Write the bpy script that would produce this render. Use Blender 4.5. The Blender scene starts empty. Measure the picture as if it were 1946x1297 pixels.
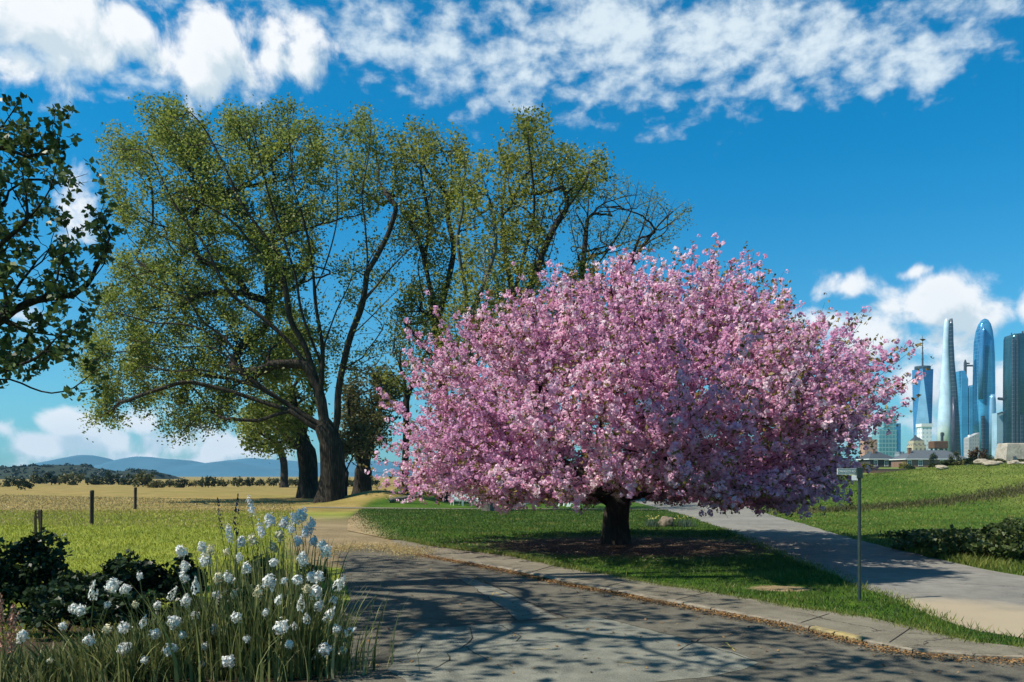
import bpy, bmesh, math, random
import numpy as np
from mathutils import Vector, noise as mnoise
from mathutils.geometry import tessellate_polygon

S = bpy.context.scene
COL = S.collection
rng = np.random.default_rng(11)
random.seed(11)

# ------------------------------------------------------------------ camera
F, CX, HY, H = 1513.0, 973.0, 905.0, 2.0      # focal length (photo pixels), principal point, eye height
cam_d = bpy.data.cameras.new("camera")
cam_d.lens = 28.0
cam_d.sensor_width = 36.0
cam_d.shift_y = (HY - 648.5) / 1946.0
cam_d.clip_start = 0.1
cam_d.clip_end = 20000
cam = bpy.data.objects.new("camera", cam_d)
COL.objects.link(cam)
cam.location = (0, 0, H)
cam.rotation_euler = (math.radians(90), 0, 0)
S.camera = cam


def at(px, py, Y):
    return np.array([(px - CX) / F * Y, Y, H + (HY - py) / F * Y])


def gp(px, py):
    Y = F * H / (py - HY)
    return ((px - CX) / F * Y, Y)


# ------------------------------------------------------------------ sun, sky, exposure
SUN_DIR = Vector((0.58, 0.20, -0.79)).normalized()
SUN_EL = math.asin(-SUN_DIR.z)
SUN_AZ = math.atan2(-SUN_DIR.x, -SUN_DIR.y)
sun_d = bpy.data.lights.new("sun", 'SUN')
sun_d.energy = 5.0
sun_d.angle = math.radians(0.5)
sun_d.color = (1.0, 0.925, 0.81)
sun = bpy.data.objects.new("sun", sun_d)
COL.objects.link(sun)
sun.rotation_euler = SUN_DIR.to_track_quat('-Z', 'Y').to_euler()
sun.location = (-30, -20, 60)
S.view_settings.view_transform = 'Standard'
S.view_settings.look = 'None'
S.view_settings.exposure = 0.5
S.view_settings.gamma = 1.0
S.cycles.max_bounces = 5
S.cycles.diffuse_bounces = 3
S.cycles.glossy_bounces = 2
S.cycles.transmission_bounces = 4
S.cycles.volume_bounces = 0
S.cycles.use_denoising = True
S.cycles.caustics_reflective = False
S.cycles.caustics_refractive = False

SKY_STRENGTH = 0.072
world = bpy.data.worlds.new("World")
S.world = world
world.use_nodes = True
world.cycles.sampling_method = 'MANUAL'
world.cycles.sample_map_resolution = 512


def px_ang(px, py):
    u = (px - CX) / F
    v = (HY - py) / F
    return math.atan(u), math.atan(v / math.sqrt(1 + u * u))


class NT:
    """small helper for writing node trees"""
    def __init__(self, nt):
        self.nt = nt

    def n(self, typ, **kw):
        nd = self.nt.nodes.new(typ)
        for k, v in kw.items():
            setattr(nd, k, v)
        return nd

    def put(self, sock, v):
        if hasattr(v, 'is_output'):
            self.nt.links.new(v, sock)
        elif v is not None:
            sock.default_value = v

    def math(self, op, a, b=None, c=None, clamp=False):
        nd = self.n('ShaderNodeMath', operation=op, use_clamp=clamp)
        self.put(nd.inputs[0], a)
        if b is not None: self.put(nd.inputs[1], b)
        if c is not None: self.put(nd.inputs[2], c)
        return nd.outputs[0]

    def vmath(self, op, a, b=None, c=None):
        nd = self.n('ShaderNodeVectorMath', operation=op)
        self.put(nd.inputs[0], a)
        if b is not None: self.put(nd.inputs[1], b)
        if c is not None: self.put(nd.inputs[2], c)
        return nd.outputs['Value'] if op in ('LENGTH', 'DOT_PRODUCT', 'DISTANCE') else nd.outputs[0]

    def ss(self, x, lo, hi, a=0.0, b=1.0):
        nd = self.n('ShaderNodeMapRange', interpolation_type='SMOOTHSTEP')
        self.put(nd.inputs[0], x)
        self.put(nd.inputs[1], lo); self.put(nd.inputs[2], hi)
        self.put(nd.inputs[3], a); self.put(nd.inputs[4], b)
        return nd.outputs[0]

    def mix(self, f, a, b, blend='MIX'):
        nd = self.n('ShaderNodeMix', data_type='RGBA', blend_type=blend)
        self.put(nd.inputs[0], f)
        for s, v in ((nd.inputs[6], a), (nd.inputs[7], b)):
            self.put(s, v if hasattr(v, 'is_output') else (*v, 1.0) if len(v) == 3 else v)
        return nd.outputs[2]

    def noise(self, vec, scale, detail=4, rough=0.55, dist=0.0, col=False):
        nd = self.n('ShaderNodeTexNoise')
        if vec is not None: self.put(nd.inputs['Vector'], vec)
        nd.inputs['Scale'].default_value = scale
        nd.inputs['Detail'].default_value = detail
        nd.inputs['Roughness'].default_value = rough
        nd.inputs['Distortion'].default_value = dist
        return nd.outputs[1] if col else nd.outputs[0]

    def scale(self, vec, s):
        return self.vmath('MULTIPLY', vec, s)


# clouds: (px, py, rx, ry, weight) in the photograph, turned into azimuth and elevation
CUMULUS = [
    (90, 30, 250, 120, 1.15), (250, 70, 90, 75, 1.0), (40, 120, 130, 45, .8), (190, 120, 90, 45, .8),
    (430, 85, 120, 95, 1.2), (370, 130, 85, 60, 1.0), (590, 115, 75, 70, .85), (520, 60, 60, 55, .9), (470, 150, 70, 40, .8), (510, 110, 70, 60, .8), (310, 120, 60, 50, .6),
    (1600, 548, 95, 42, 1.0), (1700, 590, 130, 60, 1.1), (1790, 580, 100, 62, 1.2), (1870, 610, 110, 50, 1.0),
    (1690, 645, 170, 45, .9), (1950, 590, 50, 60, 1.1), (1735, 521, 50, 16, .65), (1790, 650, 160, 40, .8),
    (1740, 730, 110, 60, .85), (1840, 700, 70, 70, .9), (1930, 720, 90, 60, .85), (1700, 800, 160, 50, .7), (1560, 610, 80, 30, .55),
    (130, 812, 80, 44, 1.3), (90, 850, 100, 34, 1.1), (200, 838, 110, 44, 1.2), (260, 796, 70, 42, 1.2), (340, 835, 140, 55, 1.0),
    (450, 850, 130, 55, 1.0), (300, 870, 330, 32, .8), (0, 815, 34, 26, .9), (150, 388, 60, 50, .5), (40, 600, 60, 40, .5),
    (2150, 480, 160, 120, 1.0), (-300, 300, 250, 150, 1.0), (-250, 700, 220, 90, 1.0),
]
ALTO = [
    (700, 70, 200, 70, .8), (860, 90, 190, 90, .95), (1000, 90, 200, 110, 1.0), (1150, 60, 240, 100, 1.05), (1350, 70, 250, 110, 1.15), (1560, 70, 220, 90, 1.1),
    (1200, 150, 220, 60, .85), (1740, 100, 200, 60, .8), (1400, 165, 330, 45, .45), (1000, 165, 330, 42, .4), (600, 40, 250, 55, .55), (1800, 30, 200, 45, .6),
    (120, 125, 300, 50, .6), (1250, -200, 900, 200, 1.0), (350, -260, 700, 200, 1.0),
]


def cloud_group():
    g = bpy.data.node_groups.new("cloud_density", 'ShaderNodeTree')
    g.interface.new_socket("Vector", in_out='INPUT', socket_type='NodeSocketVector')
    g.interface.new_socket("Cumulus", in_out='OUTPUT', socket_type='NodeSocketFloat')
    g.interface.new_socket("Alto", in_out='OUTPUT', socket_type='NodeSocketFloat')
    t = NT(g)
    gi = t.n('NodeGroupInput'); go = t.n('NodeGroupOutput')
    v = gi.outputs[0]
    wob = t.noise(v, 7.0, 3, .6, col=True)
    wv = t.vmath('MULTIPLY_ADD', wob, (.05, .035, 0), (-.025, -.0175, 0))
    vw = t.vmath('ADD', v, wv)

    def field(blobs):
        D = None
        for px, py, rx, ry, w in blobs:
            a, e = px_ang(px, py)
            ra, re = rx / F * math.cos(a) ** 2, ry / F * math.cos(a)
            q = t.vmath('MULTIPLY_ADD', vw, (1 / ra, 1 / re, 0), (-a / ra, -e / re, 0))
            l = t.vmath('LENGTH', q)
            d = t.math('MULTIPLY_ADD', l, -w, w)
            D = d if D is None else t.math('SMOOTH_MAX', D, d, .25)
        return t.math('MAXIMUM', D, -1.0)
    n1 = t.noise(v, 17.0, 8, .58, .3)
    c = t.math('MULTIPLY_ADD', n1, 2.9, -1.48)
    c = t.math('ADD', c, field(CUMULUS))
    t.nt.links.new(c, go.inputs[0])
    v2 = t.scale(v, (1.0, 1.55, 1.0))
    n2 = t.noise(v2, 30.0, 7, .54, .1)
    n3 = t.noise(v2, 7.0, 2, .5)
    a_ = t.math('MULTIPLY_ADD', n2, 3.0, -1.55)
    a_ = t.math('ADD', a_, t.math('MULTIPLY_ADD', n3, 1.6, -.8))
    a_ = t.math('ADD', a_, field(ALTO))
    t.nt.links.new(a_, go.inputs[1])
    return g


def build_world():
    nt = world.node_tree
    nt.nodes.clear()
    t = NT(nt)
    sky = t.n('ShaderNodeTexSky', sky_type='NISHITA')
    sky.sun_disc = False
    sky.sun_elevation = SUN_EL
    sky.sun_rotation = SUN_AZ
    sky.air_density = 1.0
    sky.dust_density = 0.6
    sky.ozone_density = 2.0
    tc = t.n('ShaderNodeTexCoord')
    sep = t.n('ShaderNodeSeparateXYZ')
    nrm = t.vmath('NORMALIZE', tc.outputs['Generated'])
    nt.links.new(nrm, sep.inputs[0])
    az = t.math('ARCTAN2', sep.outputs[0], sep.outputs[1])
    el = t.math('ARCSINE', sep.outputs[2])
    cmb = t.n('ShaderNodeCombineXYZ')
    nt.links.new(az, cmb.inputs[0]); nt.links.new(el, cmb.inputs[1])
    g = cloud_group()
    g1 = t.n('ShaderNodeGroup', node_tree=g)
    nt.links.new(cmb.outputs[0], g1.inputs[0])
    g2 = t.n('ShaderNodeGroup', node_tree=g)
    off = t.vmath('ADD', cmb.outputs[0], (-.012, .024, 0))
    nt.links.new(off, g2.inputs[0])
    # the clear sky, deepened towards the zenith
    grad = t.ss(el, 0.0, 0.42)
    tint = t.mix(grad, (.50, 1.10, 1.26), (.0, 1.04, 1.46))
    tint = t.mix(t.ss(el, .5, 1.2), tint, (.03, .30, .42))
    base = t.mix(1.0, sky.outputs[0], tint, 'MULTIPLY')
    k = 1.0 / SKY_STRENGTH
    # high mottled layer
    aa = t.math('MULTIPLY', t.ss(g1.outputs[1], -.12, 1.25), .95)
    base = t.mix(aa, base, (.55 * k, .63 * k, .68 * k))
    # cumulus
    ca = t.ss(g1.outputs[0], .02, .72)
    dif = t.math('SUBTRACT', g1.outputs[0], g2.outputs[0])
    sh = t.ss(dif, -.42, .40)
    thick = t.ss(g1.outputs[0], .35, 1.4)
    sh = t.math('SUBTRACT', sh, t.math('MULTIPLY', thick, .13), clamp=True)
    cc = t.mix(sh, (.46 * k, .54 * k, .59 * k), (.72 * k, .73 * k, .74 * k))
    base = t.mix(t.math('MULTIPLY', ca, .97), base, cc)
    bg = t.n('ShaderNodeBackground')
    nt.links.new(base, bg.inputs[0])
    bg.inputs[1].default_value = SKY_STRENGTH
    out = t.n('ShaderNodeOutputWorld')
    nt.links.new(bg.outputs[0], out.inputs[0])


build_world()


# ------------------------------------------------------------------ object helpers
def tag(o, label=None, cat=None, group=None, kind=None):
    if label: o['label'] = label
    if cat: o['category'] = cat
    if group: o['group'] = group
    if kind: o['kind'] = kind
    return o


def empty(name, loc, label=None, cat=None, group=None):
    o = bpy.data.objects.new(name, None)
    COL.objects.link(o)
    o.location = Vector([float(c) for c in loc])
    o.empty_display_size = .3
    return tag(o, label, cat, group)


def link(name, me, mat, parent=None, smooth=False):
    if mat is not None:
        me.materials.append(mat)
    o = bpy.data.objects.new(name, me)
    COL.objects.link(o)
    if parent is not None:
        o.parent = parent
    if smooth:
        me.polygons.foreach_set('use_smooth', np.ones(len(me.polygons), dtype=bool))
    return o


def mesh_np(name, V, Fc, mat, parent=None, tint=None, smooth=False, origin=(0, 0, 0)):
    """V (n,3) world coordinates, Fc (m,k) faces with k corners each"""
    V = np.asarray(V, dtype=np.float32) - np.asarray(origin, dtype=np.float32)
    Fc = np.asarray(Fc, dtype=np.int32)
    me = bpy.data.meshes.new(name)
    m, k = Fc.shape
    me.vertices.add(len(V)); me.vertices.foreach_set('co', V.ravel())
    me.loops.add(m * k); me.loops.foreach_set('vertex_index', Fc.ravel())
    me.polygons.add(m)
    me.polygons.foreach_set('loop_start', np.arange(0, m * k, k, dtype=np.int32))
    me.polygons.foreach_set('loop_total', np.full(m, k, dtype=np.int32))
    if tint is not None:
        a = me.attributes.new('tint', 'FLOAT', 'FACE')
        a.data.foreach_set('value', np.asarray(tint, dtype=np.float32))
    me.update(calc_edges=True)
    return link(name, me, mat, parent, smooth)


def wloc(o):
    return np.array(o.location) if o is not None else np.zeros(3)


class MB:
    """collects boxes, bars, lofts in local coordinates and links them as ONE mesh"""
    def __init__(self):
        self.v = []; self.f = []

    def add(self, vs, fs):
        b = len(self.v)
        self.v += [tuple(map(float, p)) for p in vs]
        self.f += [[b + i for i in f] for f in fs]
        return self

    def box(self, x0, x1, y0, y1, z0, z1, rz=0.0, c=(0, 0)):
        p = [(x0, y0), (x1, y0), (x1, y1), (x0, y1)]
        if rz:
            cs, sn = math.cos(rz), math.sin(rz)
            p = [(c[0] + (x - c[0]) * cs - (y - c[1]) * sn, c[1] + (x - c[0]) * sn + (y - c[1]) * cs) for x, y in p]
        return self.loft([(z0, p), (z1, p)])

    def loft(self, rings, cap=True):
        n = len(rings[0][1])
        vs = [(x, y, z) for z, p in rings for x, y in p]
        fs = []
        for i in range(len(rings) - 1):
            for j in range(n):
                a, b = i * n + j, i * n + (j + 1) % n
                fs.append([a, b, b + n, a + n])
        if cap:
            fs.append(list(range(n))[::-1])
            fs.append([(len(rings) - 1) * n + j for j in range(n)])
        return self.add(vs, fs)

    def bar(self, a, b, w, h=None, sides=4):
        a, b = Vector([float(c) for c in a]), Vector([float(c) for c in b])
        h = w if h is None else h
        d = (b - a).normalized()
        u = d.cross(Vector((0, 0, 1)))
        if u.length < 1e-3: u = d.cross(Vector((0, 1, 0)))
        u.normalize(); w2 = u.cross(d).normalized()
        vs = []
        for p in (a, b):
            for k in range(sides):
                an = 2 * math.pi * (k + .5) / sides
                s = 1.414 if sides == 4 else 1
                vs.append(p + u * (math.cos(an) * w * .5 * s) + w2 * (math.sin(an) * h * .5 * s))
        fs = [[k, (k + 1) % sides, sides + (k + 1) % sides, sides + k] for k in range(sides)]
        fs += [list(range(sides))[::-1], list(range(sides, 2 * sides))]
        return self.add(vs, fs)

    def cone(self, rings, sides=12, c=(0, 0)):
        return self.loft([(z, [(c[0] + r * math.cos(2 * math.pi * k / sides), c[1] + r * math.sin(2 * math.pi * k / sides)) for k in range(sides)]) for z, r in rings])

    def build(self, name, mat, parent=None, smooth=False, loc=None, bevel=0):
        me = bpy.data.meshes.new(name)
        me.from_pydata(self.v, [], self.f)
        bm = bmesh.new(); bm.from_mesh(me)
        bmesh.ops.recalc_face_normals(bm, faces=bm.faces)
        if bevel:
            bmesh.ops.bevel(bm, geom=list(bm.edges), offset=bevel, segments=1, affect='EDGES')
        bm.to_mesh(me); bm.free()
        o = link(name, me, mat, parent, smooth)
        if loc is not None: o.location = Vector([float(c) for c in loc])
        return o


def copy_tree(o, parent=None):
    c = o.copy()
    COL.objects.link(c)
    if parent is not None: c.parent = parent
    for ch in [x for x in S.objects if x.parent == o]:
        copy_tree(ch, c)
    return c


# ------------------------------------------------------------------ materials
def new_mat(name):
    m = bpy.data.materials.new(name)
    m.use_nodes = True
    m.node_tree.nodes.clear()
    return m, NT(m.node_tree)


def finish(t, bsdf):
    out = t.n('ShaderNodeOutputMaterial')
    t.nt.links.new(bsdf, out.inputs[0])


def principled(t, col, rough=.7, metal=0.0, spec=.4, bump=None, bump_d=.02, bump_s=.5):
    b = t.n('ShaderNodeBsdfPrincipled')
    t.put(b.inputs['Base Color'], col if hasattr(col, 'is_output') else (*col, 1))
    t.put(b.inputs['Roughness'], rough)
    t.put(b.inputs['Metallic'], metal)
    t.put(b.inputs['Specular IOR Level'], spec)
    if bump is not None:
        bp = t.n('ShaderNodeBump')
        bp.inputs['Strength'].default_value = bump_s
        bp.inputs['Distance'].default_value = bump_d
        t.put(bp.inputs['Height'], bump)
        t.nt.links.new(bp.outputs[0], b.inputs['Normal'])
    return b.outputs[0]


def mat_noise(name, c1, c2, scale=3.0, rough=.7, metal=0, bump_d=.01, detail=5, spec=.3, stretch=(1, 1, 1)):
    m, t = new_mat(name)
    tc = t.n('ShaderNodeTexCoord')
    v = t.scale(tc.outputs['Object'], stretch)
    n = t.noise(v, scale, detail, .6)
    n2 = t.noise(v, scale * 6, 3, .6)
    f = t.ss(t.math('MULTIPLY_ADD', n2, .4, t.math('MULTIPLY', n, .6)), .3, .7)
    finish(t, principled(t, t.mix(f, c1, c2), rough, metal, spec, n2, bump_d))
    return m


def mat_leaf(name, stops, trans=.35, rough=.55, patch=.0, spec=.25, patch_col=None):
    """leaf or petal: colour by each face's own random value, some light let through"""
    m, t = new_mat(name)
    at_ = t.n('ShaderNodeAttribute', attribute_name='tint')
    rp = t.n('ShaderNodeValToRGB')
    e = rp.color_ramp.elements
    while len(e) < len(stops): e.new(.5)
    for i, (p, c) in enumerate(stops):
        e[i].position = p; e[i].color = (*c, 1)
    t.nt.links.new(at_.outputs['Fac'], rp.inputs[0])
    col = rp.outputs[0]
    if patch_col is not None:
        tc = t.n('ShaderNodeTexCoord')
        n = t.noise(tc.outputs['Object'], patch, 3, .6)
        col = t.mix(t.math('MULTIPLY', t.ss(n, .42, .62), .75), col, patch_col)
    b = principled(t, col, rough, 0, spec)
    tr = t.n('ShaderNodeBsdfTranslucent')
    t.nt.links.new(col, tr.inputs[0])
    mx = t.n('ShaderNodeMixShader')
    mx.inputs[0].default_value = trans
    t.nt.links.new(b, mx.inputs[1]); t.nt.links.new(tr.outputs[0], mx.inputs[2])
    finish(t, mx.outputs[0])
    return m


def mat_bark(name, c1, c2, scale=2.0):
    m, t = new_mat(name)
    tc = t.n('ShaderNodeTexCoord')
    v = t.scale(tc.outputs['Object'], (1, 1, .13))
    w = t.n('ShaderNodeTexVoronoi', feature='DISTANCE_TO_EDGE')
    w.inputs['Scale'].default_value = scale * 6.0
    dv = t.noise(v, scale * 2, 4, .6, col=True)
    t.put(w.inputs['Vector'], t.vmath('MULTIPLY_ADD', dv, (.35, .35, .35), v))
    h = t.ss(w.outputs[0], 0, .3)
    n = t.noise(tc.outputs['Object'], scale * .8, 4, .6)
    h = t.math('MULTIPLY_ADD', h, .55, t.math('MULTIPLY', t.noise(v, scale * 9, 5, .7), .55))
    c = t.mix(t.math('MULTIPLY', h, t.ss(n, .3, .7, .35, 1.0)), c1, c2)
    finish(t, principled(t, c, .9, 0, .15, h, .04, .8))
    return m


M = {}
M['bark_elm'] = mat_bark('elm_bark', (.010, .008, .006), (.085, .068, .050), 1.0)
M['bark_dark'] = mat_bark('dark_bark', (.008, .007, .006), (.075, .06, .047), 2.2)
M['bark_grey'] = mat_bark('grey_bark', (.03, .028, .024), (.26, .25, .21), 1.6)
M['twig'] = mat_noise('twig_bark', (.014, .011, .008), (.045, .036, .026), 2, .9)
M['twig_pale'] = mat_noise('pale_twig_bark', (.06, .05, .035), (.18, .155, .115), 2, .9)
M['blossom'] = mat_leaf('blossom_petals', [(0, (.56, .21, .37)), (.35, (.80, .40, .58)), (.7, (.92, .60, .75)), (1, (.96, .84, .89))], .5, .6,
                        .35, patch_col=(.74, .40, .64))
M['bronze'] = mat_leaf('bronze_leaves', [(0, (.10, .07, .02)), (.5, (.20, .145, .035)), (1, (.32, .25, .09))], .35)
M['elm_leaf'] = mat_leaf('elm_leaves', [(0, (.085, .12, .019)), (.5, (.205, .25, .044)), (1, (.34, .37, .085))], .5, .5)
M['spring_leaf'] = mat_leaf('spring_leaves', [(0, (.09, .11, .016)), (.5, (.21, .235, .036)), (1, (.36, .35, .065))], .5, .5)
M['dull_leaf'] = mat_leaf('dull_leaves', [(0, (.04, .045, .014)), (.5, (.085, .088, .026)), (1, (.16, .15, .05))], .35)
M['dark_leaf'] = mat_leaf('dark_glossy_leaves', [(0, (.03, .055, .018)), (.6, (.10, .15, .046)), (1, (.23, .27, .09))], .38, .45, spec=.35)
M['shrub_leaf'] = mat_leaf('shrub_leaves', [(0, (.010, .022, .008)), (.6, (.022, .042, .014)), (1, (.05, .085, .025))], .2, .4)
M['low_leaf'] = mat_leaf('ground_shrub_leaves', [(0, (.03, .05, .012)), (.6, (.075, .105, .028)), (1, (.17, .19, .07))], .3, .5)
M['yellow_leaf'] = mat_leaf('yellow_green_leaves', [(0, (.12, .12, .015)), (1, (.30, .29, .04))], .35)
M['far_leaf'] = mat_leaf('far_tree_leaves', [(0, (.022, .034, .012)), (.5, (.045, .062, .02)), (1, (.10, .105, .035))], .25)
M['far_leaf_pale'] = mat_leaf('pale_far_tree_leaves', [(0, (.06, .07, .02)), (.5, (.13, .125, .045)), (1, (.24, .20, .085))], .25)
M['lawn_blade'] = mat_leaf('lawn_blades', [(0, (.022, .05, .008)), (.5, (.058, .105, .017)), (.85, (.13, .165, .028)), (1, (.26, .22, .07))], .35, .5)
M['lawn_blade_olive'] = mat_leaf('olive_lawn_blades', [(0, (.06, .105, .016)), (.5, (.14, .19, .032)), (1, (.27, .26, .065))], .35, .5)
M['field_blade'] = mat_leaf('field_blades', [(0, (.14, .18, .02)), (.5, (.30, .32, .035)), (1, (.45, .42, .09))], .35, .5)
M['straw'] = mat_leaf('straw_blades', [(0, (.24, .18, .07)), (1, (.52, .42, .20))], .3)
M['iris_blade'] = mat_leaf('long_blades', [(0, (.045, .06, .02)), (.5, (.14, .165, .055)), (.8, (.27, .285, .105)), (1, (.42, .38, .20))], .3, .45)
M['white_petal'] = mat_leaf('white_petals', [(0, (.50, .50, .44)), (.5, (.74, .75, .72)), (1, (.84, .85, .85))], .25, .6)
M['blue_petal'] = mat_leaf('blue_white_petals', [(0, (.60, .61, .63)), (.6, (.80, .80, .80)), (1, (.88, .88, .87))], .25, .6)
M['cream_petal'] = mat_leaf('cream_petals', [(0, (.44, .40, .24)), (.6, (.66, .62, .42)), (1, (.8, .78, .62))], .25, .6)
M['dark_bud'] = mat_leaf('dark_buds', [(0, (.02, .022, .035)), (1, (.08, .085, .12))], .1)
M['pink_plume'] = mat_leaf('pink_plume', [(0, (.26, .11, .08)), (1, (.62, .36, .27))], .2)
M['litter'] = mat_leaf('leaf_litter', [(0, (.07, .035, .014)), (.5, (.19, .10, .035)), (1, (.34, .20, .075))], .1, .8)
M['petal_litter'] = mat_leaf('fallen_petals', [(0, (.10, .05, .045)), (.6, (.26, .15, .14)), (1, (.5, .33, .34))], .1, .8)
M['concrete'] = mat_noise('concrete', (.22, .205, .165), (.37, .345, .28), 1.6, .9, 0, .006)
M['kerb_stone'] = mat_noise('kerb_stone', (.11, .095, .07), (.25, .22, .165), 3.2, .9, 0, .015)
M['yellow_kerb'] = mat_noise('worn_yellow_paint', (.19, .17, .115), (.33, .25, .085), 7, .85)
M['post_wood'] = mat_noise('weathered_wood', (.02, .015, .012), (.075, .058, .045), 8, .95, 0, .01, stretch=(1, 1, .15))
M['pole_green'] = mat_noise('dark_green_paint', (.015, .028, .026), (.035, .055, .05), 9, .45)
M['sign_green'] = mat_noise('street_sign_face', (.16, .24, .23), (.24, .33, .31), 6, .5)
M['sign_white'] = mat_noise('white_sign_face', (.72, .74, .72), (.82, .83, .81), 5, .5)
M['white_paint'] = mat_noise('white_paint', (.66, .70, .70), (.80, .82, .81), 3, .5)
M['pale_teal_paint'] = mat_noise('pale_chair_paint', (.52, .62, .62), (.68, .76, .76), 3, .5)
M['rock'] = mat_noise('rock', (.11, .085, .06), (.27, .22, .17), 3.5, .9, 0, .05)
M['pale_rock'] = mat_noise('pale_rock', (.22, .19, .14), (.42, .37, .29), 2.5, .9, 0, .05)
M['slate'] = mat_noise('slate_roof', (.06, .072, .082), (.115, .13, .145), 1.2, .7, 0, .02, stretch=(1, 1, 6))
M['dark_roof'] = mat_noise('dark_roof', (.03, .04, .05), (.07, .085, .10), 1.2, .7, 0, .02, stretch=(1, 1, 6))
M['trim'] = mat_noise('white_trim', (.62, .64, .64), (.78, .79, .78), 2, .6)
M['window_dark'] = mat_noise('window_glass', (.05, .065, .08), (.12, .15, .17), 1.0, .12, 0, 0)
M['rust'] = mat_noise('rusty_steel', (.07, .035, .018), (.16, .08, .035), 1.5, .9)
M['dark_steel'] = mat_noise('dark_steel', (.03, .04, .05), (.08, .095, .11), 1.5, .6)


def mat_brick(name, c1, c2, mortar, sc=6.0):
    m, t = new_mat(name)
    tc = t.n('ShaderNodeTexCoord')
    sp = t.n('ShaderNodeSeparateXYZ'); t.nt.links.new(tc.outputs['Object'], sp.inputs[0])
    cb = t.n('ShaderNodeCombineXYZ')
    t.nt.links.new(t.math('ADD', sp.outputs[0], sp.outputs[1]), cb.inputs[0]); t.nt.links.new(sp.outputs[2], cb.inputs[1])
    br = t.n('ShaderNodeTexBrick')
    t.nt.links.new(cb.outputs[0], br.inputs['Vector'])
    br.inputs['Color1'].default_value = (*c1, 1); br.inputs['Color2'].default_value = (*c2, 1)
    br.inputs['Mortar'].default_value = (*mortar, 1)
    br.inputs['Scale'].default_value = sc
    n = t.noise(tc.outputs['Object'], .6, 4)
    c = t.mix(t.ss(n, .35, .7, 0, .5), br.outputs[0], c1)
    finish(t, principled(t, c, .9, 0, .2))
    return m


M['brick'] = mat_brick('brick', (.17, .085, .06), (.23, .12, .085), (.28, .25, .21), 3.0)


def mat_tower(name, glass, frame, floor_h=4.0, bay=3.0, rough=.18, metal=.55, fw=.16, vw=.12, patch=None, pscale=.012):
    """curtain wall: floors and bays as a real pattern of panes and frames"""
    m, t = new_mat(name)
    tc = t.n('ShaderNodeTexCoord')
    sp = t.n('ShaderNodeSeparateXYZ'); t.nt.links.new(tc.outputs['Object'], sp.inputs[0])
    fz = t.math('FRACT', t.math('DIVIDE', sp.outputs[2], floor_h))
    fx = t.math('FRACT', t.math('DIVIDE', t.math('ADD', sp.outputs[0], sp.outputs[1]), bay))
    fr = t.math('MAXIMUM', t.math('LESS_THAN', fz, fw), t.math('LESS_THAN', fx, vw))
    n = t.noise(tc.outputs['Object'], .05, 4)
    g2 = tuple(min(1, c * 1.35 + .01) for c in glass)
    gl = t.mix(t.ss(n, .35, .65), glass, g2)
    if patch:
        n2 = t.noise(t.scale(tc.outputs['Object'], (1, 1, .18)), pscale * 6, 3, .5)
        gl = t.mix(t.ss(n2, .5, .6), gl, patch)
    c = t.mix(t.math('MULTIPLY', fr, .7), gl, frame)
    b = principled(t, c, t.math('MULTIPLY_ADD', fr, .4, rough), t.math('MULTIPLY_ADD', fr, -metal, metal), .5)
    finish(t, b)
    return m


def mat_facade(name, wall, win, floor_h=3.4, bay=3.0, hw=.5, vw=.5):
    m, t = new_mat(name)
    tc = t.n('ShaderNodeTexCoord')
    sp = t.n('ShaderNodeSeparateXYZ'); t.nt.links.new(tc.outputs['Object'], sp.inputs[0])
    fz = t.math('FRACT', t.math('DIVIDE', sp.outputs[2], floor_h))
    fx = t.math('FRACT', t.math('DIVIDE', t.math('ADD', sp.outputs[0], sp.outputs[1]), bay))
    w = t.math('MULTIPLY', t.math('GREATER_THAN', fz, 1 - hw), t.math('GREATER_THAN', fx, 1 - vw))
    n = t.noise(tc.outputs['Object'], .12, 4)
    wc = t.mix(t.ss(n, .3, .7), tuple(c * .88 for c in wall), wall)
    finish(t, principled(t, t.mix(w, wc, win), t.math('MULTIPLY_ADD', w, -.5, .85), 0, .4))
    return m


# ------------------------------------------------------------------ leaf and blade clouds
def unit(v):
    return v / np.maximum(np.linalg.norm(v, axis=1, keepdims=True), 1e-9)


def rand_dirs(n):
    return unit(rng.normal(size=(n, 3)))


def leaf_quads(C, size, nrm=None, jitter=1.0, aspect=.6, fold=.15, axis=None, axis_w=0.0):
    """diamond leaves at points C; returns V (4n,3), F (n,4)"""
    n = len(C)
    nd = rand_dirs(n) if nrm is None else unit(nrm + jitter * rand_dirs(n))
    a = rand_dirs(n) if axis is None else unit(axis * axis_w + rand_dirs(n))
    u = unit(a - nd * np.sum(a * nd, axis=1, keepdims=True))
    v = np.cross(nd, u)
    s = (np.asarray(size) * np.ones(n))[:, None]
    p0 = C - u * s * .5
    p2 = C + u * s * .5
    p1 = C + v * s * aspect * .5 + nd * s * fold - u * s * .05
    p3 = C - v * s * aspect * .5 + nd * s * fold - u * s * .05
    V = np.stack([p0, p1, p2, p3], axis=1).reshape(-1, 3)
    return V, np.arange(4 * n, dtype=np.int32).reshape(n, 4)


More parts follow.
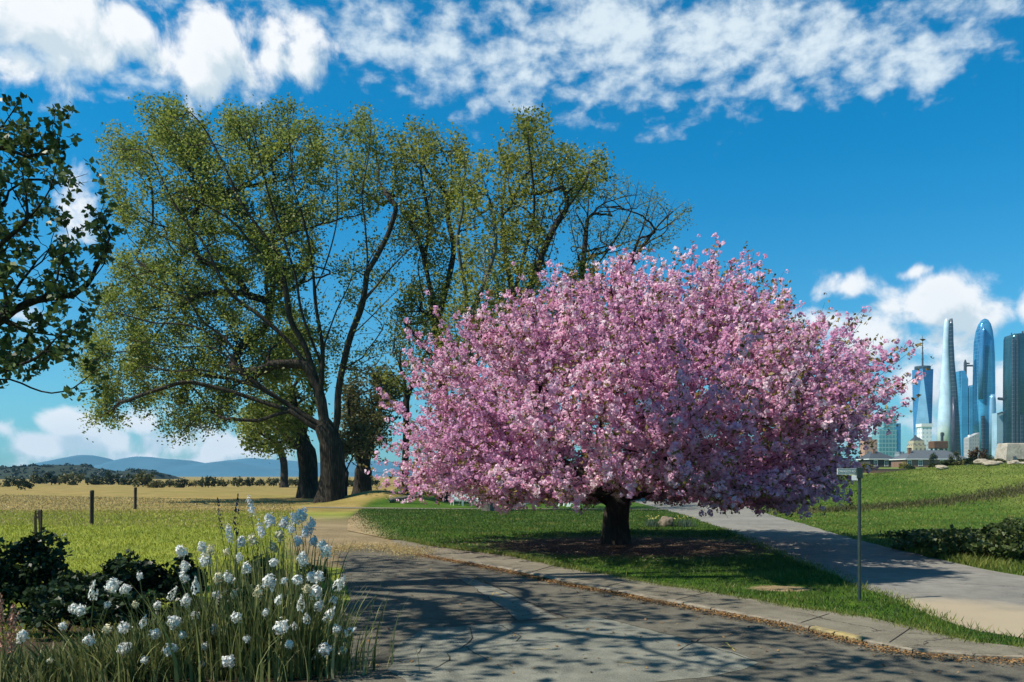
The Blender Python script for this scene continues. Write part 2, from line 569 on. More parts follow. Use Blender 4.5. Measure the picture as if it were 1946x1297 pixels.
def blades(P, height, width, lean=None, lean_amt=.35, segs=2):
    """grass blades rooted at P: tapered strips bent over; triangles for segs=1, else quads"""
    n = len(P)
    h = np.asarray(height) * np.ones(n)
    w = np.asarray(width) * np.ones(n)
    ang = rng.uniform(0, 2 * np.pi, n)
    side = np.stack([np.cos(ang), np.sin(ang), np.zeros(n)], 1)
    if lean is None:
        la = rng.uniform(0, 2 * np.pi, n)
        lean = np.stack([np.cos(la), np.sin(la), np.zeros(n)], 1)
    lm = (rng.uniform(.2, 1, n) * lean_amt)[:, None] * lean
    rows = []
    for k in range(segs + 1):
        q = k / segs
        c = P + np.array([0, 0, 1.0]) * (h * q * (1 - .25 * q * lean_amt))[:, None] + lm * (h * q * q)[:, None]
        ww = (w * (1 - q * .92) * .5)[:, None]
        rows += [c - side * ww, c + side * ww]
    V = np.stack(rows, axis=1)
    m = V.shape[1]
    F_ = []
    base = np.arange(n)[:, None] * m
    for k in range(segs):
        F_.append(base + np.array([[2 * k, 2 * k + 1, 2 * k + 3, 2 * k + 2]]))
    return V.reshape(-1, 3), np.stack(F_, axis=1).reshape(-1, 4).astype(np.int32), segs


def in_poly(px, py, poly):
    poly = np.asarray(poly, dtype=float)
    x, y = np.asarray(px), np.asarray(py)
    inside = np.zeros(len(x), dtype=bool)
    j = len(poly) - 1
    for i in range(len(poly)):
        xi, yi = poly[i]; xj, yj = poly[j]
        c = ((yi > y) != (yj > y)) & (x < (xj - xi) * (y - yi) / (yj - yi + 1e-12) + xi)
        inside ^= c
        j = i
    return inside


def sample_poly(poly, n):
    poly = np.asarray(poly, dtype=float)
    lo, hi = poly.min(0), poly.max(0)
    out = np.zeros((0, 2))
    while len(out) < n:
        q = rng.uniform(lo, hi, (n * 3, 2))
        out = np.vstack([out, q[in_poly(q[:, 0], q[:, 1], poly)]])
    return out[:n]


# ------------------------------------------------------------------ trees: a skeleton grown towards points, then tubes
class Skeleton:
    def __init__(self):
        self.P = []; self.par = []; self.dir = []; self.lock = []; self.ends = []; self.limb_w = .25

    def path(self, pts, step, root=False, lock=False, wob=.0):
        """a limb along the polyline; its first point is joined to the nearest node"""
        pts = [np.asarray(p, dtype=float) for p in pts]
        n0 = len(self.P)
        if root:
            self.P.append(pts[0]); self.par.append(-1); self.dir.append(np.array([0, 0, 1.0])); self.lock.append(lock)
            cur = 0
        else:
            A = np.array(self.P)
            cur = int(np.argmin(np.linalg.norm(A - pts[0], axis=1)))
            pts = [A[cur]] + pts[1:]
        # Catmull-Rom resampling
        q = [2 * pts[0] - pts[1]] + pts + [2 * pts[-1] - pts[-2]]
        for i in range(1, len(q) - 2):
            L = np.linalg.norm(q[i + 1] - q[i]); k = max(1, int(round(L / step)))
            for s in range(1, k + 1):
                t_ = s / k
                p = .5 * (2 * q[i] + (q[i + 1] - q[i - 1]) * t_ + (2 * q[i - 1] - 5 * q[i] + 4 * q[i + 1] - q[i + 2]) * t_ ** 2
                          + (-q[i - 1] + 3 * q[i] - 3 * q[i + 1] + q[i + 2]) * t_ ** 3)
                p = p + rng.normal(size=3) * wob * step
                d = p - self.P[cur]; d = d / max(np.linalg.norm(d), 1e-9)
                self.P.append(p); self.par.append(cur); self.dir.append(d); self.lock.append(lock)
                cur = len(self.P) - 1
        if not root: self.ends += list(range(n0, len(self.P)))
        return cur

    def grow(self, A, step, wob=.12, turn=1.1, lvl=(.12, .35, 1.0), droop=0.0):
        """join every point of A to the skeleton, coarse ones first, leaving each limb at a forward angle"""
        A = np.asarray(A)
        idx = rng.permutation(len(A))
        start = 0
        cap = len(self.P) + len(A) * 40
        P = np.zeros((cap, 3)); D = np.zeros((cap, 3)); lk = np.zeros(cap)
        n = len(self.P)
        P[:n] = self.P; D[:n] = self.dir; lk[:n] = [1e6 if l else 0 for l in self.lock]
        par = list(self.par)
        self.tips = []
        for frac in lvl:
            part = idx[start:int(frac * len(A))]; start = int(frac * len(A))
            root = P[0]
            part = part[np.argsort(np.linalg.norm(A[part] - root, axis=1))]
            for ai in part:
                a = A[ai]
                d = a - P[:n]; L = np.linalg.norm(d, axis=1) + 1e-9
                cosv = np.sum(d * D[:n], axis=1) / L
                cost = L * (1 + turn * (1 - cosv)) + lk[:n]
                c = int(np.argmin(cost))
                p0 = P[c]; dd = D[c]; L0 = L[c]
                ctrl = p0 + dd * L0 * .42 * max(.12, cosv[c]) + np.array([0, 0, droop * L0])
                k = max(2, int(L0 / step))
                cur = c
                for s in range(1, k + 1):
                    t_ = s / k
                    p = (1 - t_) ** 2 * p0 + 2 * t_ * (1 - t_) * ctrl + t_ ** 2 * a
                    p = p + rng.normal(size=3) * wob * step * (0.3 if s == k else 1)
                    dv = p - P[cur]; dv = dv / max(np.linalg.norm(dv), 1e-9)
                    if n >= cap - 1: break
                    P[n] = p; D[n] = dv; par.append(cur); cur = n; n += 1
                self.tips.append(cur)
        self.P = P[:n]; self.D = D[:n]; self.par = np.array(par)

    def radii(self, R, r_tip):
        n = len(self.P)
        cnt = np.zeros(n)
        has = np.zeros(n, dtype=bool)
        has[self.par[self.par >= 0]] = True
        cnt[~has] = 1
        for k in self.ends: cnt[k] += self.limb_w
        for i in range(n - 1, 0, -1):
            cnt[self.par[i]] += cnt[i]
        e = math.log(max(cnt[0], 2)) / math.log(R / r_tip)
        self.r = r_tip * cnt ** (1 / e)
        self.cnt = cnt
        cap = getattr(self, 'cap', None)
        if cap:
            lk = np.zeros(n, dtype=bool); lk[:len(self.lock)] = self.lock
            self.r = np.where(lk, self.r, np.minimum(self.r, cap * (.45 + .55 * np.clip(self.r / cap / 2, 0, 1))))

    def tubes(self, r_split=None, flare=1.5, flare_h=.8, min_r=0.0):
        """-> (thick V,F), (thin V,F)"""
        n = len(self.P)
        kids = [[] for _ in range(n)]
        for i in range(1, n): kids[self.par[i]].append(i)
        stacks = [(0, -1)]
        out = {0: ([], [], 0), 1: ([], [], 0)}
        Vs = {0: [], 1: []}; Fs = {0: [], 1: []}; cntv = {0: 0, 1: 0}
        z0 = self.P[0][2]
        while stacks:
            s, p = stacks.pop()
            chain = [p, s] if p >= 0 else [s]
            cur = s
            while kids[cur]:
                ks = sorted(kids[cur], key=lambda k: -self.r[k])
                for k in ks[1:]: stacks.append((k, cur))
                cur = ks[0]; chain.append(cur)
            if len(chain) < 2: continue
            pts = self.P[chain]
            rr = self.r[chain].copy()
            if p >= 0: rr[0] = rr[1]
            rr[-1] *= .5
            rmax = rr.max()
            which = 0 if (r_split is None or rmax > r_split) else 1
            sides = 14 if rmax > .3 else 8 if rmax > .12 else 5 if rmax > .03 else 3
            T = np.gradient(pts, axis=0); T = unit(T)
            u = np.cross(T[0], [0.3, 0.9, 0.1]); u /= np.linalg.norm(u)
            rings = []
            for i in range(len(pts)):
                u = u - T[i] * np.dot(u, T[i]); u /= max(np.linalg.norm(u), 1e-9)
                w = np.cross(T[i], u)
                r = rr[i]
                an = np.arange(sides) * 2 * np.pi / sides
                rad = np.full(sides, r)
                if p < 0 or rmax > .12:
                    rad = rad * (1 + .10 * np.sin(an * 3 + i * .35 + rmax * 40) + .06 * np.sin(an * 5 - i * .6))
                if p < 0:
                    hh = pts[i][2] - z0
                    rad = rad * (1 + (flare - 1) * math.exp(-hh / (flare_h * .5)) * (1 + .35 * np.sin(an * 4 + 1.0)))
                rings.append(pts[i] + rad[:, None] * (np.cos(an)[:, None] * u + np.sin(an)[:, None] * w))
            V = np.vstack(rings)
            b = cntv[which]
            m = len(pts)
            i_, j_ = np.meshgrid(np.arange(m - 1), np.arange(sides), indexing='ij')
            q = b + np.stack([i_ * sides + j_, i_ * sides + (j_ + 1) % sides, (i_ + 1) * sides + (j_ + 1) % sides, (i_ + 1) * sides + j_], -1).reshape(-1, 4)
            Vs[which].append(V); Fs[which].append(q); cntv[which] += len(V)
        res = []
        for k in (0, 1):
            res.append((np.vstack(Vs[k]), np.vstack(Fs[k])) if Vs[k] else None)
        return res


def leaf_points(sk, max_cnt, per, spread, keep=None):
    """points scattered round the fine twigs of a skeleton"""
    sel = np.where(sk.cnt <= max_cnt)[0]
    if keep is not None:
        sel = sel[keep(sk.P[sel])]
    w = np.repeat(sel, per)
    return sk.P[w] + rng.normal(size=(len(w), 3)) * spread, w


def make_tree(name, label, cat, base, sk, R, r_tip, bark, twig, r_split, flare=1.5, flare_h=1.0, group=None):
    root = empty(name, base, label, cat, group)
    sk.radii(R, r_tip)
    thick, thin = sk.tubes(r_split, flare, flare_h)
    mesh_np('trunk', thick[0], thick[1], bark, root, smooth=True, origin=base)
    if thin is not None:
        mesh_np('branches', thin[0], thin[1], twig, root, smooth=True, origin=base)
    return root


def crown(name, root, C, size, mat, aspect=.6, tint=None, nrm=None, jitter=1.0):
    V, Fq = leaf_quads(C, size, nrm, jitter, aspect)
    if tint is None: tint = rng.uniform(0, 1, len(C))
    return mesh_np(name, V, Fq, mat, root, tint=tint, origin=wloc(root))


# ================================================================== THE GROUND
def sst(a, b, x):
    t_ = np.clip((x - a) / (b - a), 0, 1)
    return t_ * t_ * (3 - 2 * t_)


def terrain(x, y):
    x = np.asarray(x, dtype=float); y = np.asarray(y, dtype=float)
    z = 3.05 * sst(10.5, 40, x) * sst(17, 64, y) * (1 - .30 * sst(60, 84, y)) + 2.6 * sst(100, 260, y) * sst(20, 60, x)
    z = z + .22 * np.sin(x * .11 + 1.0) * np.sin(y * .07) * sst(45, 120, y) * (1 - sst(5, 15, x))
    # the dry mound left of the cherry tree
    z = z + 1.0 * np.exp(-(((x + 9.5) / 3.2) ** 2 + ((y - 57) / 4.0) ** 2))
    return z


ROAD_KERB = [(560, 1036), (640, 1040), (720, 1047), (801, 1056), (890, 1071), (978, 1088), (1068, 1108), (1175, 1129), (1300, 1153), (1353, 1163), (1484, 1187),
             (1540, 1200), (1587, 1211), (1641, 1224), (1737, 1243), (1850, 1252), (1946, 1256)]
LAWN_EDGE = [(742, 1026), (766, 1027), (816, 1038), (960, 1056), (1104, 1085), (1211, 1110), (1353, 1132), (1415, 1143), (1518, 1162), (1641, 1181), (1718, 1197), (1775, 1212),
             (1852, 1229), (1946, 1240), (2060, 1250)]
R2_LEFT = [(1223, 959), (1250, 966), (1307, 982), (1365, 1003), (1430, 1032), (1507, 1066), (1583, 1093), (1618, 1112), (1679, 1133), (1737, 1158), (1794, 1181), (1852, 1200), (1946, 1218), (2060, 1232)]
R2_RIGHT = [(1415, 963), (1468, 982), (1526, 997), (1583, 1014), (1633, 1028), (1718, 1049), (1852, 1080), (1946, 1097), (2100, 1126)]
W = lambda pts: [gp(*p) for p in pts]


def sub_line(pts, step, wob=0.0):
    out = []
    for a, b in zip(pts[:-1], pts[1:]):
        a, b = np.array(a), np.array(b)
        k = max(1, int(np.linalg.norm(b - a) / step))
        for i in range(k):
            out.append(a + (b - a) * i / k)
    out.append(np.array(pts[-1]))
    out = np.array(out)
    if wob:
        d = np.gradient(out, axis=0); nrm = np.stack([-d[:, 1], d[:, 0]], 1); nrm /= np.linalg.norm(nrm, axis=1, keepdims=True) + 1e-9
        s = np.array([mnoise.noise(Vector((p[0] * 1.3, p[1] * 1.3, 5.0))) + .6 * mnoise.noise(Vector((p[0] * 5, p[1] * 5, 9.0))) for p in out])
        out = out + nrm * (s * wob)[:, None]
    return out


def sheet(name, poly, z, mat, zfun=None, thick=0.0):
    poly = [Vector((float(p[0]), float(p[1]), 0)) for p in poly]
    tris = tessellate_polygon([poly])
    n = len(poly)
    v = [(p.x, p.y, (z + (float(zfun(p.x, p.y)) if zfun else 0))) for p in poly]
    f = [list(t_) for t_ in tris]
    if thick:
        v += [(a, b, c - thick) for a, b, c in v]
        f += [[i, (i + 1) % n, (i + 1) % n + n, i + n] for i in range(n)]
    me = bpy.data.meshes.new(name)
    me.from_pydata(v, [], f)
    bm = bmesh.new(); bm.from_mesh(me)
    bmesh.ops.recalc_face_normals(bm, faces=bm.faces)
    if not thick and sum(fc.normal.z for fc in bm.faces) < 0:
        bmesh.ops.reverse_faces(bm, faces=bm.faces)
    bm.to_mesh(me); bm.free()
    return tag(link(name, me, mat), kind='structure')


def dist_line(x, y, pts):
    d = np.full(np.shape(x), 1e9)
    for a, b in zip(pts[:-1], pts[1:]):
        ax, ay = a; bx, by = b
        L2 = (bx - ax) ** 2 + (by - ay) ** 2
        t_ = np.clip(((x - ax) * (bx - ax) + (y - ay) * (by - ay)) / L2, 0, 1)
        d = np.minimum(d, np.hypot(x - ax - t_ * (bx - ax), y - ay - t_ * (by - ay)))
    return d


PATH_C = [(-3.4, 19), (-4.9, 23.5), (-6.6, 31), (-8.8, 40), (-12.5, 52), (-17.5, 70), (-26, 100)]


def ground_material():
    m, t = new_mat('ground')
    A = t.n('ShaderNodeAttribute', attribute_name='zone')
    sp = t.n('ShaderNodeSeparateColor'); t.nt.links.new(A.outputs['Color'], sp.inputs[0])
    tc = t.n('ShaderNodeTexCoord'); v = tc.outputs['Object']
    n1 = t.noise(v, .35, 6, .62)
    n2 = t.noise(v, 2.2, 5, .65)
    n3 = t.noise(v, 14, 4, .7)
    n4 = t.noise(t.scale(v, (.06, .25, 1)), 1.0, 4, .6)
    mixn = t.math('MULTIPLY_ADD', n1, .5, t.math('MULTIPLY', n3, .5))
    f = t.mix(t.ss(mixn, .36, .64), (.12, .165, .020), (.25, .285, .040))
    f = t.mix(t.ss(n2, .52, .72, 0, .55), f, (.30, .26, .055))
    dry = t.mix(t.ss(mixn, .36, .64), (.165, .125, .040), (.33, .245, .085))
    dry = t.mix(t.ss(n4, .45, .68, 0, .7), dry, (.17, .165, .035))
    lawn = t.mix(t.ss(mixn, .34, .64), (.020, .055, .006), (.068, .135, .013))
    lawn = t.mix(t.ss(n2, .5, .75, 0, .6), lawn, (.13, .17, .022))
    ol = t.mix(t.ss(mixn, .34, .64), (.075, .11, .019), (.165, .205, .040))
    ol = t.mix(t.ss(n2, .55, .75, 0, .6), ol, (.26, .215, .065))
    dirt = t.mix(t.ss(mixn, .34, .66), (.13, .10, .055), (.29, .225, .13))

    def w(x):
        return t.ss(t.math('ADD', x, t.math('MULTIPLY_ADD', t.math('MULTIPLY_ADD', n2, .6, t.math('MULTIPLY', n3, .4)), .9, -.45)), .3, .7)
    c = t.mix(w(sp.outputs[0]), f, dry)
    c = t.mix(w(sp.outputs[1]), c, lawn)
    A2 = t.n('ShaderNodeAttribute', attribute_name='zone2')
    sp2 = t.n('ShaderNodeSeparateColor'); t.nt.links.new(A2.outputs['Color'], sp2.inputs[0])
    c = t.mix(w(sp2.outputs[0]), c, ol)
    c = t.mix(w(sp.outputs[2]), c, dirt)
    c = t.mix(w(sp2.outputs[1]), c, t.mix(n3, (.028, .020, .013), (.075, .055, .034)))
    finish(t, principled(t, c, .95, 0, .1, t.math('MULTIPLY_ADD', n3, .6, n2), .06, .6))
    return m


def build_ground():
    def axis(lo, hi, core, k, n):
        s = np.linspace(math.asinh(lo / core), math.asinh(hi / core), n)
        return core * np.sinh(s)
    xs = axis(-4200, 4200, 14, 1, 560)
    ys = axis(-60, 4600, 16, 1, 420)
    X, Y = np.meshgrid(xs, ys, indexing='ij')
    Z = terrain(X, Y)
    V = np.stack([X, Y, Z], -1).reshape(-1, 3)
    nx, ny = len(xs), len(ys)
    i, j = np.meshgrid(np.arange(nx - 1), np.arange(ny - 1), indexing='ij')
    Fq = np.stack([i * ny + j, (i + 1) * ny + j, (i + 1) * ny + j + 1, i * ny + j + 1], -1).reshape(-1, 4)
    o = mesh_np('ground', V, Fq, ground_material(), smooth=True)
    x, y = V[:, 0], V[:, 1]
    dry = sst(30, 56, y) * (1 - sst(-2, 6, x)) * .92 + sst(250, 500, y) * .3
    dp = dist_line(x, y, PATH_C)
    hw = 1.7 + .02 * y
    dirt = (1 - sst(hw * .55, hw * 1.25, dp)) * .72 * (1 - sst(30, 52, y) * .85)
    # bare verge left of the front road
    green = sst(-8.5, -5.5, x + (y - 30) * .12) * sst(18, 20, y) * (1 - sst(10, 10.4, x) * 0)
    green = np.maximum(green, sst(9.5, 10.2, x) * sst(3, 6, y)) * (1 - sst(110, 180, y))
    mound = np.exp(-(((x + 9.5) / 3.0) ** 2 + ((y - 57) / 3.6) ** 2))
    green = green * (1 - mound); dry = np.maximum(dry, mound)
    olive = sst(14, 24, x - .25 * (y - 20)) * sst(8, 14, y) * (1 - sst(200, 300, y)) * .9
    olive = np.maximum(olive, .62 * np.exp(-(((x - 11.5) / 2.2) ** 2 + ((y - 26) / 3) ** 2)))
    olive = np.maximum(olive, .7 * np.exp(-(((x - 13.5) / 2.5) ** 2 + ((y - 24.5) / 1.3) ** 2)))
    bed = np.exp(-(np.maximum(0, np.abs(x + 4.2) - 2.2) ** 2 + np.maximum(0, np.abs(y - 9.2) - 2.2) ** 2) / .5)
    bed = bed * (1 - sst(-1.9, -1.3, x))
    for nm, chans in (('zone', (dry, green, dirt)), ('zone2', (olive, bed, np.zeros_like(x)))):
        a = o.data.attributes.new(nm, 'FLOAT_COLOR', 'POINT')
        a.data.foreach_set('color', np.stack([*chans, np.ones_like(x)], -1).astype(np.float32).ravel())
    tag(o, kind='structure')


build_ground()


def asphalt(name, c1, c2, sandy=None):
    m, t = new_mat(name)
    tc = t.n('ShaderNodeTexCoord'); v = tc.outputs['Object']
    n1 = t.noise(v, .5, 6, .6)
    n2 = t.noise(v, 3, 5, .65)
    n3 = t.noise(v, 60, 3, .7)
    vo = t.n('ShaderNodeTexVoronoi'); vo.inputs['Scale'].default_value = 90
    t.put(vo.inputs['Vector'], v)
    c = t.mix(t.ss(t.math('MULTIPLY_ADD', n2, .5, t.math('MULTIPLY', n1, .5)), .35, .65), c1, c2)
    c = t.mix(t.ss(n3, .4, .75, 0, .4), c, tuple(min(1, k * 1.7) for k in c2))
    c = t.mix(t.ss(n3, .42, .25, 0, .5), c, tuple(k * .35 for k in c1))
    # branching cracks
    for sc, wd in ((.28, .0028), (.75, .005)):
        vr = t.n('ShaderNodeTexVoronoi', feature='DISTANCE_TO_EDGE')
        vr.inputs['Scale'].default_value = sc
        wv = t.noise(v, 2.2, 5, .7, col=True)
        t.put(vr.inputs['Vector'], t.vmath('MULTIPLY_ADD', wv, (.5, .5, .0), v))
        gate = t.ss(t.noise(v, .33, 2), .5 if sc < .5 else .57, .6 if sc < .5 else .66)
        c = t.mix(t.math('MULTIPLY', t.ss(vr.outputs[0], wd * .4, wd, 1, 0), t.math('MULTIPLY', gate, .85)), c, (.02, .018, .014))
    if sandy is not None:
        sp = t.n('ShaderNodeSeparateXYZ'); t.nt.links.new(v, sp.inputs[0])
        q = t.math('ADD', t.ss(sp.outputs[1], 10.0, 15.5, 1, 0), t.math('MULTIPLY_ADD', n1, 1.2, -.6))
        q = t.math('SUBTRACT', q, t.ss(sp.outputs[0], 7.0, 9.3, 0, .8))
        c = t.mix(t.ss(q, .2, .8, 0, .85), c, sandy)
    finish(t, principled(t, c, .9, 0, .25, t.math('MULTIPLY_ADD', n3, .5, vo.outputs[0]), .008, .6))
    return m


M['asphalt'] = asphalt('road_asphalt', (.058, .054, .042), (.128, .118, .088))
M['asphalt_side'] = asphalt('side_road_asphalt', (.13, .125, .11), (.215, .207, .18), (.36, .295, .195))
M['slab'] = asphalt('concrete_slab', (.10, .103, .082), (.20, .20, .16))
M['strip'] = asphalt('patched_strip', (.10, .10, .08), (.19, .185, .15))
M['pavement'] = asphalt('pavement_concrete', (.09, .08, .058), (.185, .168, .122))
M['tar'] = mat_noise('crack_tar', (.012, .011, .010), (.03, .027, .022), 9, .9)
M['yellow_mark'] = mat_noise('faded_yellow_paint', (.20, .17, .09), (.50, .36, .07), 11, .85)

kerb_w = sub_line(W(ROAD_KERB), .3, .05)
lawn_w = sub_line(W(LAWN_EDGE), .25, .10)
# front road: from the kerb back past the camera
left_edge = [(-1.3, -6), (-1.35, 4), (-1.75, 8), (-2.9, 14), (-4.3, 20)]
far_end = [gp(*q) for q in ((632, 1052), (640, 1043), (655, 1049), (668, 1038), (684, 1046), (700, 1036), (722, 1045), (735, 1039), (752, 1051), (770, 1046), (788, 1056))]
road_poly = [tuple(p) for p in sub_line(left_edge, .4, .18)] + [tuple(p) for p in sub_line(far_end, .2, .12)] + [tuple(p) for p in kerb_w if p[1] < 19.8] + [(9, 8.2), (14, 7.4), (14, -6)]
sheet('road', road_poly, .010, M['asphalt'])
# side road
r2l = sub_line([(9.6, 75)] + W(R2_LEFT), .4, .10); r2r = sub_line([(17.5, 75)] + W(R2_RIGHT), .4, .10)
side_poly = [tuple(p) for p in r2l] + [(9.0, 8.0), (14, 8.0), (14, 13)] + [tuple(p) for p in r2r[::-1]]
sheet('side_road', side_poly, .016, M['asphalt_side'], terrain)
# pavement between front road and lawn: a raised slab whose front face is the kerb
kp = [gp(*q) for q in ((748, 1031), (762, 1034), (757, 1040), (781, 1044), (776, 1049), (794, 1053))] + [tuple(p) for p in kerb_w if p[1] < 19.6]
lp = [tuple(p) for p in lawn_w]
pave_poly = kp + lp[::-1]
sheet('pavement', pave_poly, .06, M['pavement'], lambda x, y: -.058 * float(sst(15.0, 18.0, y)), thick=.07)
# kerb edge stones proud of the pavement front
mbk = MB(); mby = MB()
kk = [np.array(p) for p in W(ROAD_KERB) if p[1] < 19.3]
seg = sub_line(kk, .95)
for a, b in zip(seg[:-1], seg[1:]):
    d = b - a; L = np.linalg.norm(d)
    if L < .2: continue
    d /= L; nrm = np.array([-d[1], d[0]])
    if nrm[0] * -1 + nrm[1] * -1 < 0: nrm = -nrm      # towards the road
    q = [a + d * .012 + nrm * .03, b - d * .012 + nrm * .03, b - d * .012 - nrm * .08, a + d * .012 - nrm * .08]
    dz = random.uniform(-.008, .006)
    x0 = (a[0] + b[0]) / 2
    tgt = mby if 3.85 < x0 < 4.35 else mbk
    tgt.loft([(.004, q), (.045, [q[0], q[1], q[2], q[3]]), (.066 + dz, [q[0] - nrm * .025, q[1] - nrm * .025, q[2], q[3]])])
tag(mbk.build('kerb', M['kerb_stone']), kind='structure')
if mby.v: tag(mby.build('yellow_kerb', M['yellow_kerb']), kind='structure')
# pavement joints
mj = MB()
for px, py, qx, qy in ((1285, 1147, 1345, 1133), (1010, 1093, 1060, 1078), (1520, 1193, 1575, 1175), (1150, 1122, 1200, 1109), (1690, 1231, 1730, 1203)):
    a = gp(px, py); b = gp(qx, qy)
    mj.bar((a[0], a[1], .061), (b[0], b[1], .061), .014, .008)
tag(mj.build('pavement_joints', M['tar']), kind='structure')

# concrete slab, patched strip, cracks and faded marks on the front road
slab = W([(735, 1276), (770, 1218), (800, 1196), (1000, 1186), (1130, 1175), (1200, 1190), (1300, 1215), (1390, 1240), (1440, 1262), (1420, 1276), (1330, 1292), (800, 1330)])
sheet('concrete_slab', sub_line(slab + [slab[0]], .2, .09)[:-1], .014, M['slab'])
strip = W([(866, 1096), (893, 1098), (960, 1127), (1010, 1152), (1060, 1176), (985, 1181), (945, 1150), (905, 1122)])
sheet('patched_strip', sub_line(strip + [strip[0]], .3, .02)[:-1], .0145, M['strip'])


def crack(pts, w, z, wob=.05):
    l = sub_line(W(pts), .12, wob)
    vs, fs = [], []
    for i, p in enumerate(l):
        d = l[min(i + 1, len(l) - 1)] - l[max(i - 1, 0)]
        nrm = np.array([-d[1], d[0]]); nrm /= np.linalg.norm(nrm) + 1e-9
        ww = .6 * w * (.35 + .65 * abs(math.sin(i * 1.7 + p[0] * 3)) * random.uniform(.4, 1.2))
        vs += [(*(p - nrm * ww), z), (*(p + nrm * ww), z)]
    for i in range(len(l) - 1):
        fs.append([2 * i, 2 * i + 1, 2 * i + 3, 2 * i + 2])
    return vs, fs


mc = MB()
for pts, w in (([(858, 1094), (905, 1122), (945, 1150), (985, 1181)], .016), ([(897, 1096), (965, 1128), (1018, 1154), (1080, 1177)], .022),
               ([(640, 1118), (760, 1116), (880, 1112)], .010), ([(985, 1181), (830, 1192), (770, 1196)], .014), ([(985, 1181), (1130, 1174), (1210, 1172)], .018),
               ([(890, 1195), (893, 1215), (878, 1235), (850, 1245), (855, 1258), (820, 1275)], .013), ([(945, 1190), (990, 1212), (980, 1222)], .010),
               ([(890, 1235), (925, 1258)], .012), ([(760, 1232), (800, 1228), (795, 1245)], .008), ([(855, 1258), (900, 1262), (1000, 1255)], .006),
               ([(1140, 1175), (1300, 1215), (1440, 1262)], .012), ([(1290, 1240), (1340, 1212), (1420, 1200)], .012), ([(1100, 1150), (1180, 1160), (1230, 1172)], .016)):
    vs, fs = crack(pts, w, .0195); mc.add(vs, fs)
tag(mc.build('road_cracks', M['tar']), kind='structure')
my = MB()
for c, strokes in (((900, 1105), [((882, 1107), (925, 1104)), ((905, 1097), (890, 1113)), ((905, 1098), (922, 1110))]),
                   ((945, 1134), [((925, 1136), (962, 1137)), ((940, 1127), (930, 1140)), ((944, 1128), (960, 1140))]),
                   ((1385, 1228), [((1372, 1230), (1402, 1236)), ((1380, 1224), (1396, 1240))]), ((1185, 1260), [((1170, 1262), (1200, 1263))]),
                   ((1095, 1205), [((1082, 1207), (1110, 1206))]), ((1030, 1235), [((1015, 1237), (1045, 1235))])):
    for a, b in strokes:
        vs, fs = crack([a, b], .022, .0185, .02); my.add(vs, fs)
tag(my.build('road_marking', M['yellow_mark']), kind='structure')
# the back path behind the lawn
bp = sub_line([(-13, 50.5), (-9, 49.6), (-4, 49.0), (2, 48.6), (10, 48.0)], .5, .15)
bq = sub_line([(10, 46.9), (2, 47.5), (-4, 47.8), (-9, 48.3), (-13, 49.4)], .5, .15)
sheet('back_path', [tuple(p) for p in bp] + [tuple(p) for p in bq], .02, M['pavement'], terrain)

TREE_X, TREE_Y = gp(1170, 1035)


def lawn_material():
    m, t = new_mat('front_lawn')
    tc = t.n('ShaderNodeTexCoord'); v = tc.outputs['Object']
    n1 = t.noise(v, .35, 6, .62); n2 = t.noise(v, 2.2, 5, .65); n3 = t.noise(v, 14, 4, .7)
    mixn = t.math('MULTIPLY_ADD', n1, .5, t.math('MULTIPLY', n3, .5))
    lawn = t.mix(t.ss(mixn, .34, .64), (.018, .050, .005), (.060, .125, .011))
    lawn = t.mix(t.ss(n2, .5, .75, 0, .6), lawn, (.12, .165, .020))
    nn = t.math('MULTIPLY_ADD', t.math('MULTIPLY_ADD', n2, .6, t.math('MULTIPLY', n3, .4)), 1.1, -.55)
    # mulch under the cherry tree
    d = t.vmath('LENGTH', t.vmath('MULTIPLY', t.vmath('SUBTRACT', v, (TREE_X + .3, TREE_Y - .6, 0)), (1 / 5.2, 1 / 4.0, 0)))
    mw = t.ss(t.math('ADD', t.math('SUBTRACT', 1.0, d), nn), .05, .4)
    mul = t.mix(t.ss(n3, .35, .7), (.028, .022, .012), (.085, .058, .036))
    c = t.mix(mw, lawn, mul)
    # worn earth: left end, a bare patch near the post, and the edges
    sp = t.n('ShaderNodeSeparateXYZ'); t.nt.links.new(v, sp.inputs[0])
    dirt = t.mix(t.ss(mixn, .34, .66), (.18, .13, .07), (.36, .27, .15))
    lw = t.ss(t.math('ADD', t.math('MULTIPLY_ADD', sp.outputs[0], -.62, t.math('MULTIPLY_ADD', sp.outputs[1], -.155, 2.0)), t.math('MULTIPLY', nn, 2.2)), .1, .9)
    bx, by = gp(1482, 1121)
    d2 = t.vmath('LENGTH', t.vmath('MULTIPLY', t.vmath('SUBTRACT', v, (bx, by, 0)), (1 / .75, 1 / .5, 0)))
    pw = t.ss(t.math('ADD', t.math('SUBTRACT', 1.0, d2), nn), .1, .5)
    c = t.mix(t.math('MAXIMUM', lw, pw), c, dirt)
    finish(t, principled(t, c, .95, 0, .1, t.math('MULTIPLY_ADD', n3, .6, n2), .06, .6))
    return m


LAWN_POLY = [tuple(p) for p in lawn_w[:-2]] + [tuple(p) for p in r2l[::-1] if 9.0 < p[1] < 46.5] + [(2, 47.2), (-4, 47.5), (-9, 48.0), (-8.6, 44), (-7.4, 36), (-6.0, 29)]


